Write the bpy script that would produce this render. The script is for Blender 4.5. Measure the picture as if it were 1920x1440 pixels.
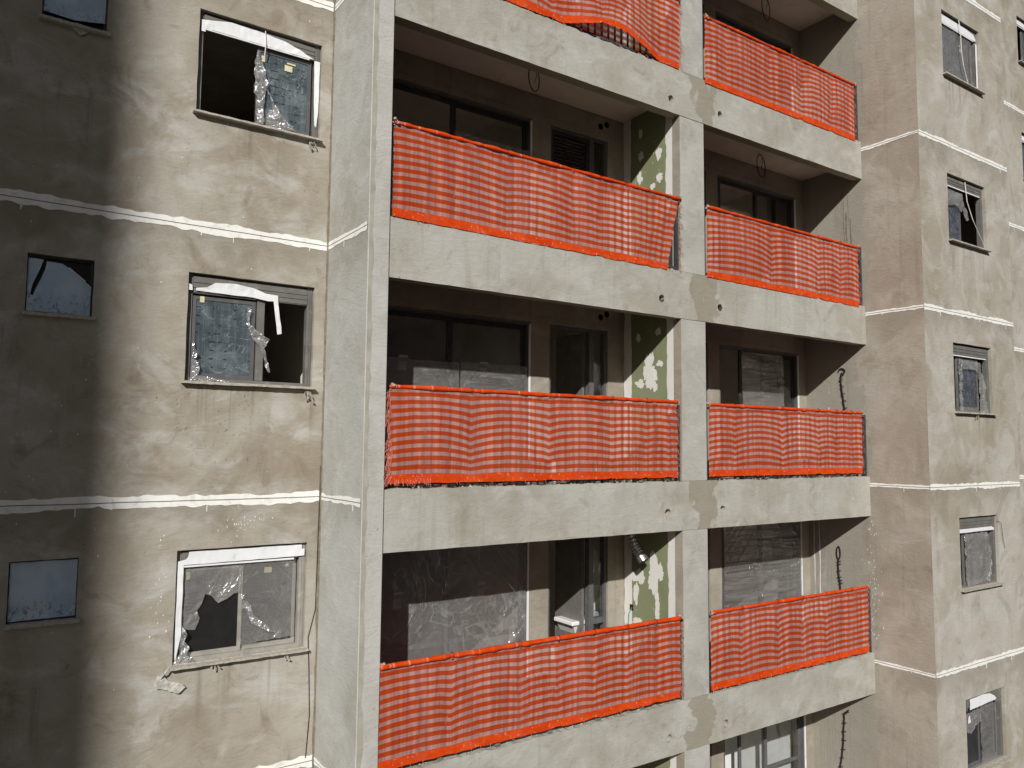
import bpy, bmesh, math, random
from mathutils import Vector, Matrix, noise
R = math.radians
rnd = random.Random(7)
scene = bpy.context.scene
for o in list(bpy.data.objects): bpy.data.objects.remove(o)
COL = scene.collection

# ------------------------------------------------------------ camera
cd = bpy.data.cameras.new("camera"); cam = bpy.data.objects.new("camera", cd); COL.objects.link(cam)
cx, cy, cz = -3.4817, -7.4669, 0.6036
yaw, pitch, roll, fpx = 0.5986, 0.0789, 0.0095, 1454.73
f_ = Vector((math.sin(yaw)*math.cos(pitch), math.cos(yaw)*math.cos(pitch), math.sin(pitch)))
r0 = Vector((math.cos(yaw), -math.sin(yaw), 0)); u0 = r0.cross(f_)
r_ = math.cos(roll)*r0 + math.sin(roll)*u0; u_ = -math.sin(roll)*r0 + math.cos(roll)*u0
M = Matrix(((r_.x, u_.x, -f_.x, cx), (r_.y, u_.y, -f_.y, cy), (r_.z, u_.z, -f_.z, cz), (0, 0, 0, 1)))
cam.matrix_world = M
cd.sensor_width = 36; cd.lens = fpx/1920*36; cd.clip_end = 1000; cd.clip_start = 0.05
scene.camera = cam

# ------------------------------------------------------------ sky, sun, exposure
AZ, EL = R(37.8), R(29.0)          # light travels towards +X +Y
w = bpy.data.worlds.new("World"); scene.world = w; w.use_nodes = True
nt = w.node_tree; bg = nt.nodes["Background"]
sky = nt.nodes.new("ShaderNodeTexSky"); sky.sky_type = 'NISHITA'; sky.sun_disc = False
sky.sun_elevation = EL; sky.sun_rotation = math.pi + AZ
nt.links.new(sky.outputs[0], bg.inputs[0]); bg.inputs[1].default_value = 0.05
sl = bpy.data.lights.new("sun", 'SUN'); sun = bpy.data.objects.new("sun", sl); COL.objects.link(sun)
sl.energy = 5.0; sl.angle = R(0.5); sl.color = (1, 0.965, 0.915)
sun.rotation_euler = Vector((math.sin(AZ)*math.cos(EL), math.cos(AZ)*math.cos(EL), -math.sin(EL))).to_track_quat('-Z', 'Y').to_euler()
vs = scene.view_settings; vs.view_transform = 'Standard'; vs.look = 'None'; vs.exposure = -0.12; vs.gamma = 1
scene.render.engine = 'CYCLES'; scene.cycles.transparent_max_bounces = 32; scene.cycles.diffuse_bounces = 6; scene.cycles.max_bounces = 14

# ------------------------------------------------------------ node helper
class NT:
    def __init__(s, name):
        s.m = bpy.data.materials.new(name); s.m.use_nodes = True; s.t = s.m.node_tree; s.t.nodes.clear()
        s.out = s.t.nodes.new('ShaderNodeOutputMaterial')
    def n(s, typ, ins=None, **props):
        nd = s.t.nodes.new(typ)
        for k, v in props.items(): setattr(nd, k, v)
        for k, v in (ins or {}).items(): s.put(nd.inputs[k], v)
        return nd
    def put(s, sock, v):
        if isinstance(v, bpy.types.NodeSocket): s.t.links.new(v, sock)
        else:
            if isinstance(v, tuple) and len(v) == 3 and sock.type == 'RGBA': v = v+(1,)
            sock.default_value = v
    def math(s, op, a, b=0.0, c=None):
        nd = s.n('ShaderNodeMath', {0: a, 1: b}, operation=op)
        if c is not None: s.put(nd.inputs[2], c)
        return nd.outputs[0]
    def mix(s, f, a, b, blend='MIX'):
        nd = s.n('ShaderNodeMix', data_type='RGBA', blend_type=blend)
        s.put(nd.inputs[0], f); s.put(nd.inputs[6], a); s.put(nd.inputs[7], b); return nd.outputs[2]
    def ramp(s, f, lo, hi, a=0.0, b=1.0):
        nd = s.n('ShaderNodeMapRange', {0: f, 1: lo, 2: hi, 3: a, 4: b}, interpolation_type='SMOOTHSTEP'); return nd.outputs[0]
    def obj(s):
        if not hasattr(s, 'tc'): s.tc = s.n('ShaderNodeTexCoord')
        return s.tc.outputs['Object']
    def mapping(s, scale=(1, 1, 1), loc=(0, 0, 0), rot=(0, 0, 0), src=None):
        return s.n('ShaderNodeMapping', {'Vector': src or s.obj(), 'Scale': scale, 'Location': loc, 'Rotation': rot}).outputs[0]
    def noise(s, scale, detail=4, rough=.55, dist=0, vec=None):
        return s.n('ShaderNodeTexNoise', {'Vector': vec or s.obj(), 'Scale': scale, 'Detail': detail, 'Roughness': rough, 'Distortion': dist}).outputs[0]
    def bump(s, h, strength=.3, dist=.01, normal=None):
        nd = s.n('ShaderNodeBump', {'Height': h, 'Strength': strength, 'Distance': dist})
        if normal: s.put(nd.inputs['Normal'], normal)
        return nd.outputs[0]
    def done(s, shader):
        s.t.links.new(shader, s.out.inputs[0]); return s.m
    def principled(s, color, rough=.8, spec=.3, normal=None, metal=0.0, **kw):
        ins = {'Base Color': color, 'Roughness': rough, 'Specular IOR Level': spec, 'Metallic': metal}; ins.update(kw)
        if normal is not None: ins['Normal'] = normal
        return s.n('ShaderNodeBsdfPrincipled', ins).outputs[0]

def plaster(name, cA, cB, cL, seed=0, blotch=.55, joint=False, bands=True, streak=0.0, scale=1.0, smear=.7, patch=.12, sills=(), inner=False):
    """render coat: wet / dry patches, trowel marks, specks; all of it is the surface's own colour"""
    N = NT(name); off = (seed*13.1, seed*7.7, seed*3.3)
    v = N.mapping(loc=off)
    warp = N.n('ShaderNodeTexNoise', {'Vector': v, 'Scale': 1.3, 'Detail': 3}).outputs['Color']
    vw = N.n('ShaderNodeVectorMath', {0: v, 1: N.n('ShaderNodeVectorMath', {0: warp, 'Scale': .8}, operation='SCALE').outputs[0]}, operation='ADD').outputs[0]
    n1 = N.noise(.75*scale, 5, .6, .4, vw); n2 = N.noise(1.5*scale, 6, .62, .8, N.mapping((1, 1, 1.5), (off[0]+5, off[1], off[2]+9)))
    n3 = N.noise(2.1*scale, 7, .65, 1.2, N.mapping((1, 1, 1), (off[0]+15, off[1], off[2]+29)))
    c = N.mix(N.ramp(n1, .36, .66), cA, cB)
    c = N.mix(N.math('MULTIPLY', N.ramp(n2, .46, .70), smear), c, cL)
    dk = tuple(x*y for x, y in zip(cB, (.66, .62, .56)))
    c = N.mix(N.math('MULTIPLY', N.ramp(n3, .52, .76), blotch), c, dk)
    # patches with a clear edge (repairs, damp)
    n5 = N.noise(1.1*scale, 3, .5, 2.2, N.mapping((1, 1, .8), (off[0]+40, off[1]+3, off[2])))
    c = N.mix(N.math('MULTIPLY', N.ramp(n5, .56, .62), patch), c, dk)
    c = N.mix(N.math('MULTIPLY', N.ramp(n5, .42, .36), patch*1.2), c, cL)
    if bands:
        sep = N.n('ShaderNodeSeparateXYZ', {0: N.obj()})
        wob = N.math('MULTIPLY', N.math('SUBTRACT', N.noise(1.7, 5, .6, .6, v), .5), .55)
        fr = N.math('ADD', N.math('FRACT', N.math('ADD', N.math('DIVIDE', sep.outputs[2], 2.9), 10.0)), wob)
        c = N.mix(N.math('MULTIPLY', N.ramp(fr, .82, 1.0), .5), c, tuple(x*.72 for x in cB))
    if streak:
        ns = N.noise(1, 4, .6, .3, N.mapping((9, 9, .5), off))
        c = N.mix(N.math('MULTIPLY', N.ramp(ns, .56, .72), streak), c, dk)
    if sills:
        sep = N.n('ShaderNodeSeparateXYZ', {0: N.obj()})
        fz = N.math('FRACT', N.math('ADD', N.math('DIVIDE', sep.outputs[2], 2.9), 10.0))
        below = N.math('MULTIPLY', N.ramp(fz, .12, .40), N.ramp(fz, .428, .420))
        ns = N.ramp(N.noise(1, 5, .6, .4, N.mapping((11, 11, .55), off)), .50, .72)
        for a, b in sills:
            mx = N.math('MULTIPLY', N.ramp(sep.outputs[0], a-.08, a+.03), N.ramp(sep.outputs[0], b+.08, b-.03))
            c = N.mix(N.math('MULTIPLY', N.math('MULTIPLY', below, mx), N.math('MULTIPLY', ns, .55)), c, tuple(x*.55 for x in cB))
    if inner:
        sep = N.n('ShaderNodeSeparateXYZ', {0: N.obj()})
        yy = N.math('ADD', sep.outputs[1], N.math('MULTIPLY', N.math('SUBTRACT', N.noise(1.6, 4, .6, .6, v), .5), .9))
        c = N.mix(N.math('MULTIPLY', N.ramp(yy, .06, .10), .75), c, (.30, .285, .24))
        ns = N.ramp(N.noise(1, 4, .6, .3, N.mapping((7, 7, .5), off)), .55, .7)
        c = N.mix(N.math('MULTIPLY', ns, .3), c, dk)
    if joint:
        sep = N.n('ShaderNodeSeparateXYZ', {0: N.obj()})
        wx = N.math('MULTIPLY', N.math('SUBTRACT', N.noise(2.3, 5, .6, .5, N.mapping((1, 1, 1), (3, 2, 1))), .5), 1.3)
        wx = N.math('ADD', wx, N.math('MULTIPLY', N.math('SUBTRACT', N.noise(.45, 1, .5, 0, N.mapping((.1, 1, 1), (0, 8, 2))), .5), .9))
        dx = N.math('ABSOLUTE', N.math('ADD', N.math('SUBTRACT', sep.outputs[0], 4.86), wx))
        m = N.ramp(dx, .22, .17)
        c = N.mix(N.math('MULTIPLY', m, .7), c, (.245, .22, .165))
    fine = N.noise(42, 5, .65); vfine = N.noise(190, 3, .6)
    c = N.mix(1.0, c, N.n('ShaderNodeCombineColor', {i: N.math('ADD', N.math('ADD', N.math('MULTIPLY', fine, .20), N.math('MULTIPLY', vfine, .10)), .85) for i in range(3)}).outputs[0], 'MULTIPLY')
    # trowel scratches
    sc = N.noise(3.2, 3, .55, 2.6, N.mapping((1, 1, 2.6), (off[0]+7, 0, 2), (0, R(18), 0)))
    line = N.ramp(N.math('ABSOLUTE', N.math('SUBTRACT', sc, .5)), .0045, .0015)
    lm = N.ramp(N.noise(2.0, 3, .6, 0, N.mapping(loc=(9, 1+seed, 4))), .48, .62)
    c = N.mix(N.math('MULTIPLY', N.math('MULTIPLY', line, lm), .55), c, tuple(x*.35 for x in cB))
    # specks
    vo = N.n('ShaderNodeTexVoronoi', {'Vector': N.n('ShaderNodeVectorMath', {0: N.obj(), 1: N.n('ShaderNodeVectorMath', {0: N.n('ShaderNodeTexNoise', {'Vector': N.obj(), 'Scale': 9.0}).outputs['Color'], 'Scale': .12}, operation='SCALE').outputs[0]}, operation='ADD').outputs[0], 'Scale': 17.0}).outputs['Distance']
    sm = N.ramp(N.noise(1.2, 3, .6, .5, N.mapping(loc=(2, 5+seed, 8))), .54, .66)
    c = N.mix(N.math('MULTIPLY', N.math('MULTIPLY', N.ramp(vo, .17, .09), sm), .6), c, tuple(x*.4 for x in cB))
    h = N.math('ADD', N.math('ADD', N.math('MULTIPLY', fine, .5), N.math('MULTIPLY', vfine, .12)), N.math('ADD', N.math('MULTIPLY', n3, 1.3), N.math('MULTIPLY', sc, 1.2)))
    return N.done(N.principled(c, .93, .2, N.bump(h, .38, .012)))

MAT = {}
MAT['wall'] = plaster('weathered_render', (.38, .355, .305), (.28, .245, .19), (.455, .45, .42), 0, .7, smear=.85, sills=((-1.76, -.39), (-3.2, -2.64)))
MAT['return'] = plaster('grey_render', (.43, .43, .405), (.37, .36, .32), (.50, .50, .48), 3, .35, scale=1.2)
MAT['pier'] = plaster('pale_render', (.46, .455, .43), (.40, .39, .355), (.51, .505, .49), 5, .3, bands=False, patch=.03)
MAT['beam'] = plaster('beam_render', (.405, .397, .36), (.335, .322, .275), (.46, .455, .43), 8, .55, joint=True, bands=False, scale=1.3, patch=.10, streak=.25)
MAT['column'] = plaster('column_render', (.415, .41, .38), (.35, .342, .31), (.465, .46, .44), 11, .35, bands=False, scale=1.6, patch=.05)
MAT['wing'] = plaster('patchy_render', (.415, .395, .35), (.325, .295, .24), (.475, .468, .44), 14, .45, scale=.85, patch=.28, sills=((9.82, 11.14),))
MAT['wingside'] = plaster('pinkish_render', (.375, .335, .28), (.31, .27, .22), (.42, .395, .35), 17, .55, scale=.9, smear=.6, inner=True)
MAT['back'] = plaster('balcony_render', (.34, .31, .255), (.28, .25, .20), (.39, .365, .315), 20, .4, bands=False, streak=.3)

def simple(name, col, rough=.6, var=.15, scale=8, metal=0, spec=.4, bump=0, dirt=None, dscale=3, dlo=.55, dhi=.7, damt=.6):
    N = NT(name); n = N.noise(scale, 5, .6)
    c = N.mix(N.ramp(n, .3, .7), tuple(x*(1-var) for x in col), tuple(min(1, x*(1+var)) for x in col))
    if dirt: c = N.mix(N.math('MULTIPLY', N.ramp(N.noise(dscale, 7, .65, .5), dlo, dhi), damt), c, dirt)
    return N.done(N.principled(c, rough, spec, N.bump(N.noise(scale*6, 4), .3, bump) if bump else None, metal))
MAT['whitepaint'] = simple('white_joint_paint', (.80, .80, .77), .8, .05, 12, dirt=(.5, .47, .41), dscale=9, dlo=.52, dhi=.68, damt=.5, bump=.004)
MAT['groove'] = simple('joint_groove', (.16, .15, .13), .9)
MAT['crack'] = simple('rough_mortar', (.20, .17, .125), .95, .25, 14, bump=.01)
MAT['alu'] = simple('grey_aluminium', (.15, .145, .135), .45, .12, 5, dirt=(.33, .31, .27), dscale=7, damt=.5)
MAT['alulight'] = simple('pale_dusty_aluminium', (.30, .285, .255), .6, .15, 6, dirt=(.42, .39, .33), dscale=9, damt=.6)
MAT['dark'] = simple('dark_frame', (.035, .035, .04), .4, .2, 5, dirt=(.12, .115, .10), dscale=8, damt=.4)
MAT['doorframe'] = simple('door_frame_grey', (.105, .105, .11), .4, .12, 5, dirt=(.22, .21, .19), dscale=8, damt=.35)
MAT['sill'] = simple('stone_sill', (.40, .37, .32), .85, .2, 30, dirt=(.24, .21, .17), dscale=18, damt=.7, bump=.006)
MAT['tape'] = simple('white_protective_tape', (.74, .76, .78), .5, .04, 4, dirt=(.35, .34, .32), dscale=6, dlo=.6, dhi=.72, damt=.45)
MAT['label'] = simple('cream_sticker', (.62, .58, .38), .7, .08, 20)
MAT['paper'] = simple('dirty_paper', (.45, .44, .40), .9, .2, 20, dirt=(.2, .2, .19), dscale=16)
MAT['room'] = simple('room_paint', (.72, .68, .62), .9, .05, 3)
MAT['ceiling'] = simple('ceiling_plaster', (.80, .66, .57), .9, .06, 2, dirt=(.60, .48, .41), dscale=2)
MAT['soffit'] = simple('soffit_render', (.36, .32, .23), .9, .1, 3)
MAT['slab'] = simple('screed_floor', (.38, .35, .30), .9, .12, 4)
MAT['compound'] = simple('joint_compound', (.70, .69, .66), .85, .03, 9, dirt=(.5, .47, .42), dscale=14, dlo=.6, dhi=.72, damt=.5, bump=.004)
MAT['black'] = simple('black_plastic', (.012, .012, .012), .5, .2)
MAT['cable'] = simple('black_cable', (.018, .016, .015), .6, .2)
MAT['whitecord'] = simple('white_cord', (.62, .60, .56), .7, .1)
MAT['metal'] = simple('foil_duct', (.55, .56, .58), .28, .15, 20, metal=.9)
MAT['rail'] = simple('railing_steel', (.045, .05, .055), .5, .2, 6, dirt=(.2, .18, .16), dscale=9, damt=.5)
MAT['ceramic'] = simple('white_ceramic', (.80, .80, .79), .25, .02)
MAT['board'] = simple('white_board', (.72, .74, .73), .7, .04, 3)
MAT['interiordoor'] = simple('interior_door', (.12, .09, .07), .6, .1)
MAT['ground'] = simple('ground_earth', (.08, .07, .06), .95, .3, .4, bump=.02)
MAT['tower'] = simple('tower_render', (.28, .27, .26), .9, .1, .5)

def m_drywall():
    N = NT('green_drywall'); s = N.mapping((6, 6, .35))
    c = N.mix(N.ramp(N.noise(1.2, 4), .35, .65), (.195, .22, .12), (.24, .265, .155))
    c = N.mix(N.math('MULTIPLY', N.ramp(N.noise(2.6, 4, .6, .2, s), .55, .66), .6), c, (.26, .23, .15))
    vo = N.n('ShaderNodeTexVoronoi', {'Vector': N.mapping((1, 1, .6)), 'Scale': 16.0}).outputs['Distance']
    c = N.mix(N.math('MULTIPLY', N.ramp(vo, .12, .07), N.ramp(N.noise(3), .5, .6)), c, (.7, .7, .62))
    return N.done(N.principled(c, .85, .2))
MAT['drywall'] = m_drywall()

def m_blue():
    """slatted blind seen through the filmed pane: dashes in rows, threads, scuffs"""
    def mk(name, base, lightc):
        N = NT(name); tc = N.obj(); sep = N.n('ShaderNodeSeparateXYZ', {0: tc})
        rows = N.math('FRACT', N.math('MULTIPLY', sep.outputs[2], 11.0))
        dash = N.noise(1, 3, .5, 0, N.mapping((16, 1, 2.2)))
        d = N.math('MULTIPLY', N.ramp(N.math('ABSOLUTE', N.math('SUBTRACT', rows, .5)), .12, .05), N.ramp(dash, .5, .6))
        cl = N.ramp(N.noise(3.5, 6, .65, 1.0), .38, .68)
        c = N.mix(cl, base, lightc)
        threads = N.noise(1, 2, .5, 0, N.mapping((70, 1, 1.5)))
        c = N.mix(N.math('MULTIPLY', N.ramp(threads, .52, .64), .18), c, tuple(x*1.7 for x in lightc))
        c = N.mix(N.math('MULTIPLY', d, .8), c, tuple(x*.25 for x in base))
        sc = N.ramp(N.math('ABSOLUTE', N.math('SUBTRACT', N.noise(2.4, 4, .6, 1.5, N.mapping((1, 1, 1.4))), .5)), .006, .002)
        c = N.mix(N.math('MULTIPLY', sc, .4), c, (.4, .44, .46))
        return N.done(N.principled(c, .22, .5, N.bump(N.noise(14, 5, .6, 1.5), .35, .01)))
    MAT['bluepane'] = mk('blue_filmed_pane', (.055, .072, .082), (.125, .155, .17))
    MAT['greypane'] = mk('grey_filmed_pane', (.036, .036, .034), (.078, .078, .074))
    MAT['slatepane'] = mk('slate_filmed_pane', (.05, .055, .07), (.11, .12, .145))
m_blue()

def m_milky():
    N = NT('milky_film'); sep = N.n('ShaderNodeSeparateXYZ', {0: N.obj()})
    c = N.mix(N.ramp(N.noise(4, 4), .4, .65), (.40, .52, .68), (.52, .62, .74))
    fr = N.math('FRACT', N.math('ADD', N.math('DIVIDE', sep.outputs[2], 2.9), 10.0))
    low = N.ramp(N.math('ADD', fr, N.math('MULTIPLY', N.noise(7, 4), .04)), .745, .68)
    sp = N.ramp(N.noise(26, 5, .7, .6, N.mapping((1, 1, .7))), .52, .60)
    c = N.mix(N.math('MULTIPLY', N.math('MULTIPLY', sp, low), .7), c, (.16, .15, .13))
    return N.done(N.principled(c, .35, .4, N.bump(N.noise(5, 4, .6, 1), .3, .02)))
MAT['milky'] = m_milky()

def m_glass():
    N = NT('tinted_glass')
    tr = N.n('ShaderNodeBsdfTransparent', {0: (.88, .89, .89, 1)}).outputs[0]
    gl = N.n('ShaderNodeBsdfGlossy', {'Color': (1, 1, 1, 1), 'Roughness': .03, 'Normal': N.bump(N.noise(2.5, 2), .12, .02)}).outputs[0]
    bf = N.n('ShaderNodeNewGeometry').outputs['Backfacing']
    fz = N.n('ShaderNodeFresnel', {'IOR': N.math('SUBTRACT', 1.5, N.math('MULTIPLY', bf, .8333))}).outputs[0]
    di = N.principled((.35, .34, .32), .7)
    sh = N.n('ShaderNodeMixShader', {0: fz, 1: tr, 2: gl}).outputs[0]
    dust = N.math('MULTIPLY', N.ramp(N.noise(2, 6, .65, .5), .4, .7), .10)
    return N.done(N.n('ShaderNodeMixShader', {0: dust, 1: sh, 2: di}).outputs[0])
MAT['glass'] = m_glass()

def m_film(name, clear, milk, scale=5, strength=.9, anis=(1, 1, 1), rough=.16):
    N = NT(name)
    v = N.mapping(anis)
    n0 = N.noise(scale*.45, 3, .5, 1.2, v)
    ridge = N.math('ABSOLUTE', N.math('SUBTRACT', N.noise(scale*.7, 3, .5, 2.4, v), .5))
    rid2 = N.math('ABSOLUTE', N.math('SUBTRACT', N.noise(scale*1.6, 3, .5, 3.0, N.mapping(anis, (4, 2, 7))), .5))
    mask = N.ramp(N.noise(scale*.5, 3, .5, 0, N.mapping(loc=(3, 3, 3))), .42, .60)
    r1 = N.math('MULTIPLY', N.ramp(ridge, .05, 0), mask); r2 = N.math('MULTIPLY', N.ramp(rid2, .035, 0), mask)
    h = N.math('ADD', N.math('MULTIPLY', n0, 1.2), N.math('ADD', N.math('MULTIPLY', r1, .07), N.math('MULTIPLY', r2, .03)))
    nrm = N.bump(h, strength, .12)
    tr = N.n('ShaderNodeBsdfTransparent', {0: (.9, .9, .9, 1)}).outputs[0]
    gl = N.n('ShaderNodeBsdfGlossy', {'Color': (.95, .96, 1, 1), 'Roughness': rough, 'Normal': nrm}).outputs[0]
    di = N.n('ShaderNodeBsdfDiffuse', {0: (.75, .74, .72, 1), 'Normal': nrm}).outputs[0]
    op = N.n('ShaderNodeMixShader', {0: milk, 1: gl, 2: di}).outputs[0]
    crease = N.math('ADD', clear, N.math('ADD', N.math('MULTIPLY', r1, .10), N.math('MULTIPLY', r2, .10)))
    return N.done(N.n('ShaderNodeMixShader', {0: crease, 1: tr, 2: op}).outputs[0])
MAT['film'] = m_film('clear_plastic_film', .16, .55, 1.8, .6, (1, 1, 1), .2)
MAT['filmlong'] = m_film('stretched_plastic_film', .17, .5, 2.2, 1.0, (.35, 1, 3.2), .13)
MAT['filmdense'] = m_film('crumpled_plastic_film', .24, .55, 3, .8, rough=.24)
MAT['filmshiny'] = m_film('shiny_torn_film', .5, .3, 12, 1.0, rough=.15)

def m_net():
    N = NT('striped_safety_net'); tc = N.obj(); uv = N.tc.outputs['UV']
    sep = N.n('ShaderNodeSeparateXYZ', {0: uv}); u, v = sep.outputs[0], sep.outputs[1]   # u in metres, v in 0..1 up the cloth
    vv = N.math('ADD', v, N.math('MULTIPLY', N.math('SUBTRACT', N.noise(6, 3, .5, 0, uv), .5), .006))
    body = N.math('MULTIPLY', N.ramp(vv, .083, .090), N.ramp(vv, .955, .948))
    fr = N.math('FRACT', N.math('MULTIPLY', N.math('SUBTRACT', vv, .078), 1/.0835))
    tri = N.math('ABSOLUTE', N.math('SUBTRACT', fr, .36))
    pink = N.math('MULTIPLY', N.ramp(tri, .245, .215), body)
    # thread lines inside the pale band
    thr = N.ramp(N.math('ABSOLUTE', N.math('SUBTRACT', N.math('FRACT', N.math('MULTIPLY', fr, 5.5)), .5)), .20, .38)
    warpb = N.noise(1, 3, .6, 0, N.mapping((14, .6, 1), src=uv))
    fold = N.noise(1, 3, .55, .3, N.mapping((3.2, .5, 1), src=uv))
    orange = N.mix(N.ramp(warpb, .35, .7), (.42, .045, .008), (.53, .070, .013))
    hem = N.mix(N.ramp(N.noise(1, 4, .6, .4, N.mapping((5, 9, 1), src=uv)), .35, .7), (.64, .055, .006), (.78, .085, .010))
    pale = N.mix(N.ramp(warpb, .3, .7), (.55, .27, .25), (.70, .41, .385))
    pale = N.mix(N.math('MULTIPLY', thr, .25), pale, (.62, .18, .11))
    c = N.mix(body, hem, orange); c = N.mix(pink, c, pale)
    dirt = N.ramp(N.noise(16, 5, .7, .3, N.mapping((1, .25, 1), src=uv)), .66, .74)
    c = N.mix(N.math('MULTIPLY', dirt, .5), c, (.75, .55, .42))
    hd = N.math('MULTIPLY', N.ramp(N.noise(24, 5, .7, .3, N.mapping((1, .9, 1), loc=(3, 1, 0), src=uv)), .58, .68), N.math('SUBTRACT', 1.0, body))
    c = N.mix(N.math('MULTIPLY', hd, .6), c, (.80, .55, .42))
    c = N.mix(N.math('MULTIPLY', N.ramp(fold, .45, .7), .05), c, (.9, .45, .35))
    # openness: the pale bands are sparse; the orange is nearly closed; the hems are solid
    op = N.math('MULTIPLY', body, N.math('ADD', .10, N.math('MULTIPLY', pink, .27)))
    op = N.math('MULTIPLY', op, N.ramp(warpb, .75, .3, .55, 1.35))
    nrm = N.bump(fold, .3, .03)
    di = N.n('ShaderNodeBsdfDiffuse', {0: c, 'Normal': nrm}).outputs[0]
    tl = N.n('ShaderNodeBsdfTranslucent', {0: c}).outputs[0]
    gl = N.n('ShaderNodeBsdfGlossy', {0: (1, .9, .85, 1), 'Roughness': .38, 'Normal': nrm}).outputs[0]
    s = N.n('ShaderNodeMixShader', {0: .18, 1: di, 2: tl}).outputs[0]
    s = N.n('ShaderNodeMixShader', {0: .015, 1: s, 2: gl}).outputs[0]
    tr = N.n('ShaderNodeBsdfTransparent').outputs[0]
    return N.done(N.n('ShaderNodeMixShader', {0: op, 1: s, 2: tr}).outputs[0])
MAT['net'] = m_net()
MAT['fringe'] = simple('frayed_threads', (.62, .20, .14), .8, .4, 40)
MAT['greyfringe'] = simple('grey_lump', (.32, .29, .25), .9, .3, 40)

# ------------------------------------------------------------ mesh helpers
def tag(o, label=None, cat=None, group=None, kind=None):
    for k, v in (('label', label), ('category', cat), ('group', group), ('kind', kind)):
        if v: o[k] = v
    return o
def empty(name, loc, label, cat, group=None):
    o = bpy.data.objects.new(name, None); COL.objects.link(o); o.location = loc; o.empty_display_size = .2
    return tag(o, label, cat, group)
def link(name, bm, mat, parent=None, smooth=False):
    me = bpy.data.meshes.new(name)
    if smooth:
        for f in bm.faces: f.smooth = True
    bm.to_mesh(me); bm.free()
    for m in (mat if isinstance(mat, (list, tuple)) else [mat]): me.materials.append(MAT[m] if isinstance(m, str) else m)
    o = bpy.data.objects.new(name, me); COL.objects.link(o)
    if parent is not None:
        o.parent = parent
        w = Vector((0, 0, 0)); p = parent
        while p: w += p.location; p = p.parent
        o.location = -w     # meshes are written in world metres
    return o
def box(bm, x0, x1, y0, y1, z0, z1, bev=0.0):
    vs = [bm.verts.new((x, y, z)) for x in (x0, x1) for y in (y0, y1) for z in (z0, z1)]
    fs = [bm.faces.new([vs[i] for i in q]) for q in ((0, 1, 3, 2), (4, 6, 7, 5), (0, 4, 5, 1), (2, 3, 7, 6), (0, 2, 6, 4), (1, 5, 7, 3))]
    if bev:
        ed = list({e for f in fs for e in f.edges})
        bmesh.ops.bevel(bm, geom=ed, offset=bev, segments=1, affect='EDGES')
    return bm
def NB(): return bmesh.new()
def tube(bm, pts, r, seg=6, caps=True):
    pts = [Vector(p) for p in pts]; rings = []
    for i, p in enumerate(pts):
        t = (pts[min(i+1, len(pts)-1)]-pts[max(i-1, 0)]).normalized()
        a = t.cross(Vector((0, 0, 1)) if abs(t.z) < .9 else Vector((1, 0, 0))).normalized(); b = t.cross(a)
        rr = r(i/(len(pts)-1)) if callable(r) else r
        rings.append([bm.verts.new(p+rr*(math.cos(2*math.pi*k/seg)*a+math.sin(2*math.pi*k/seg)*b)) for k in range(seg)])
    for A, B in zip(rings, rings[1:]):
        for k in range(seg): bm.faces.new((A[k], A[(k+1) % seg], B[(k+1) % seg], B[k]))
    if caps: bm.faces.new(rings[0][::-1]); bm.faces.new(rings[-1])
    return bm
def sub(loop, step, jit, rs):
    out = []
    for i, (a, b) in enumerate(loop):
        c, d = loop[(i+1) % len(loop)]
        n = max(1, int(math.hypot(c-a, d-b)/step)) if step else 1
        for k in range(n):
            t = k/n; j = jit if k else jit*.4
            out.append((a+(c-a)*t+rs.uniform(-j, j), b+(d-b)*t+rs.uniform(-j, j)))
    return out
def panel(outline, holes, plane, at, depth, ostep=0, ojit=0, hstep=.16, hjit=.0035, seed=1, bm=None, holefn=None):
    """a slab with real openings: outline and holes in (a, z); plane 'Y' faces -Y, plane 'X' faces -X"""
    rs = random.Random(seed); bm = bm or NB()
    loops = [sub(outline, ostep, ojit, rs)]+[h if len(h) > 8 else sub(h, hstep, hjit, rs) for h in holes]
    P = (lambda a, z, d: (a, at+d, z)) if plane == 'Y' else (lambda a, z, d: (at+d, a, z))
    new = []; LV = []
    for lp in loops:
        vs = [bm.verts.new(P(a, z, 0)) for a, z in lp]; LV.append(vs)
        new += [bm.edges.new((vs[i], vs[(i+1) % len(vs)])) for i in range(len(vs))]
    res = bmesh.ops.triangle_fill(bm, edges=new, use_beauty=True, use_dissolve=False)
    faces = [g for g in res['geom'] if isinstance(g, bmesh.types.BMFace)]
    front_normal = Vector((0, -1, 0)) if plane == 'Y' else Vector((-1, 0, 0))
    for f in faces:
        f.normal_update()
        if f.normal.dot(front_normal) < 0: f.normal_flip()
    mp = {}
    for vs, lp in zip(LV, loops):
        for v, (a, z) in zip(vs, lp): mp[v] = bm.verts.new(P(a, z, depth))
    for f in faces: bm.faces.new([mp[v] for v in reversed(f.verts)])
    for vs in LV:
        for i in range(len(vs)):
            a, b = vs[i], vs[(i+1) % len(vs)]; bm.faces.new((a, b, mp[b], mp[a]))
    bmesh.ops.recalc_face_normals(bm, faces=bm.faces)
    return bm
def rect(a0, a1, b0, b1): return [(a0, b0), (a1, b0), (a1, b1), (a0, b1)]
def circ(a, b, r, n=18, jit=.0, rs=rnd): return [(a+r*(1+rs.uniform(-jit, jit))*math.cos(2*math.pi*k/n), b+r*(1+rs.uniform(-jit, jit))*math.sin(2*math.pi*k/n)) for k in range(n)]
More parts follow.
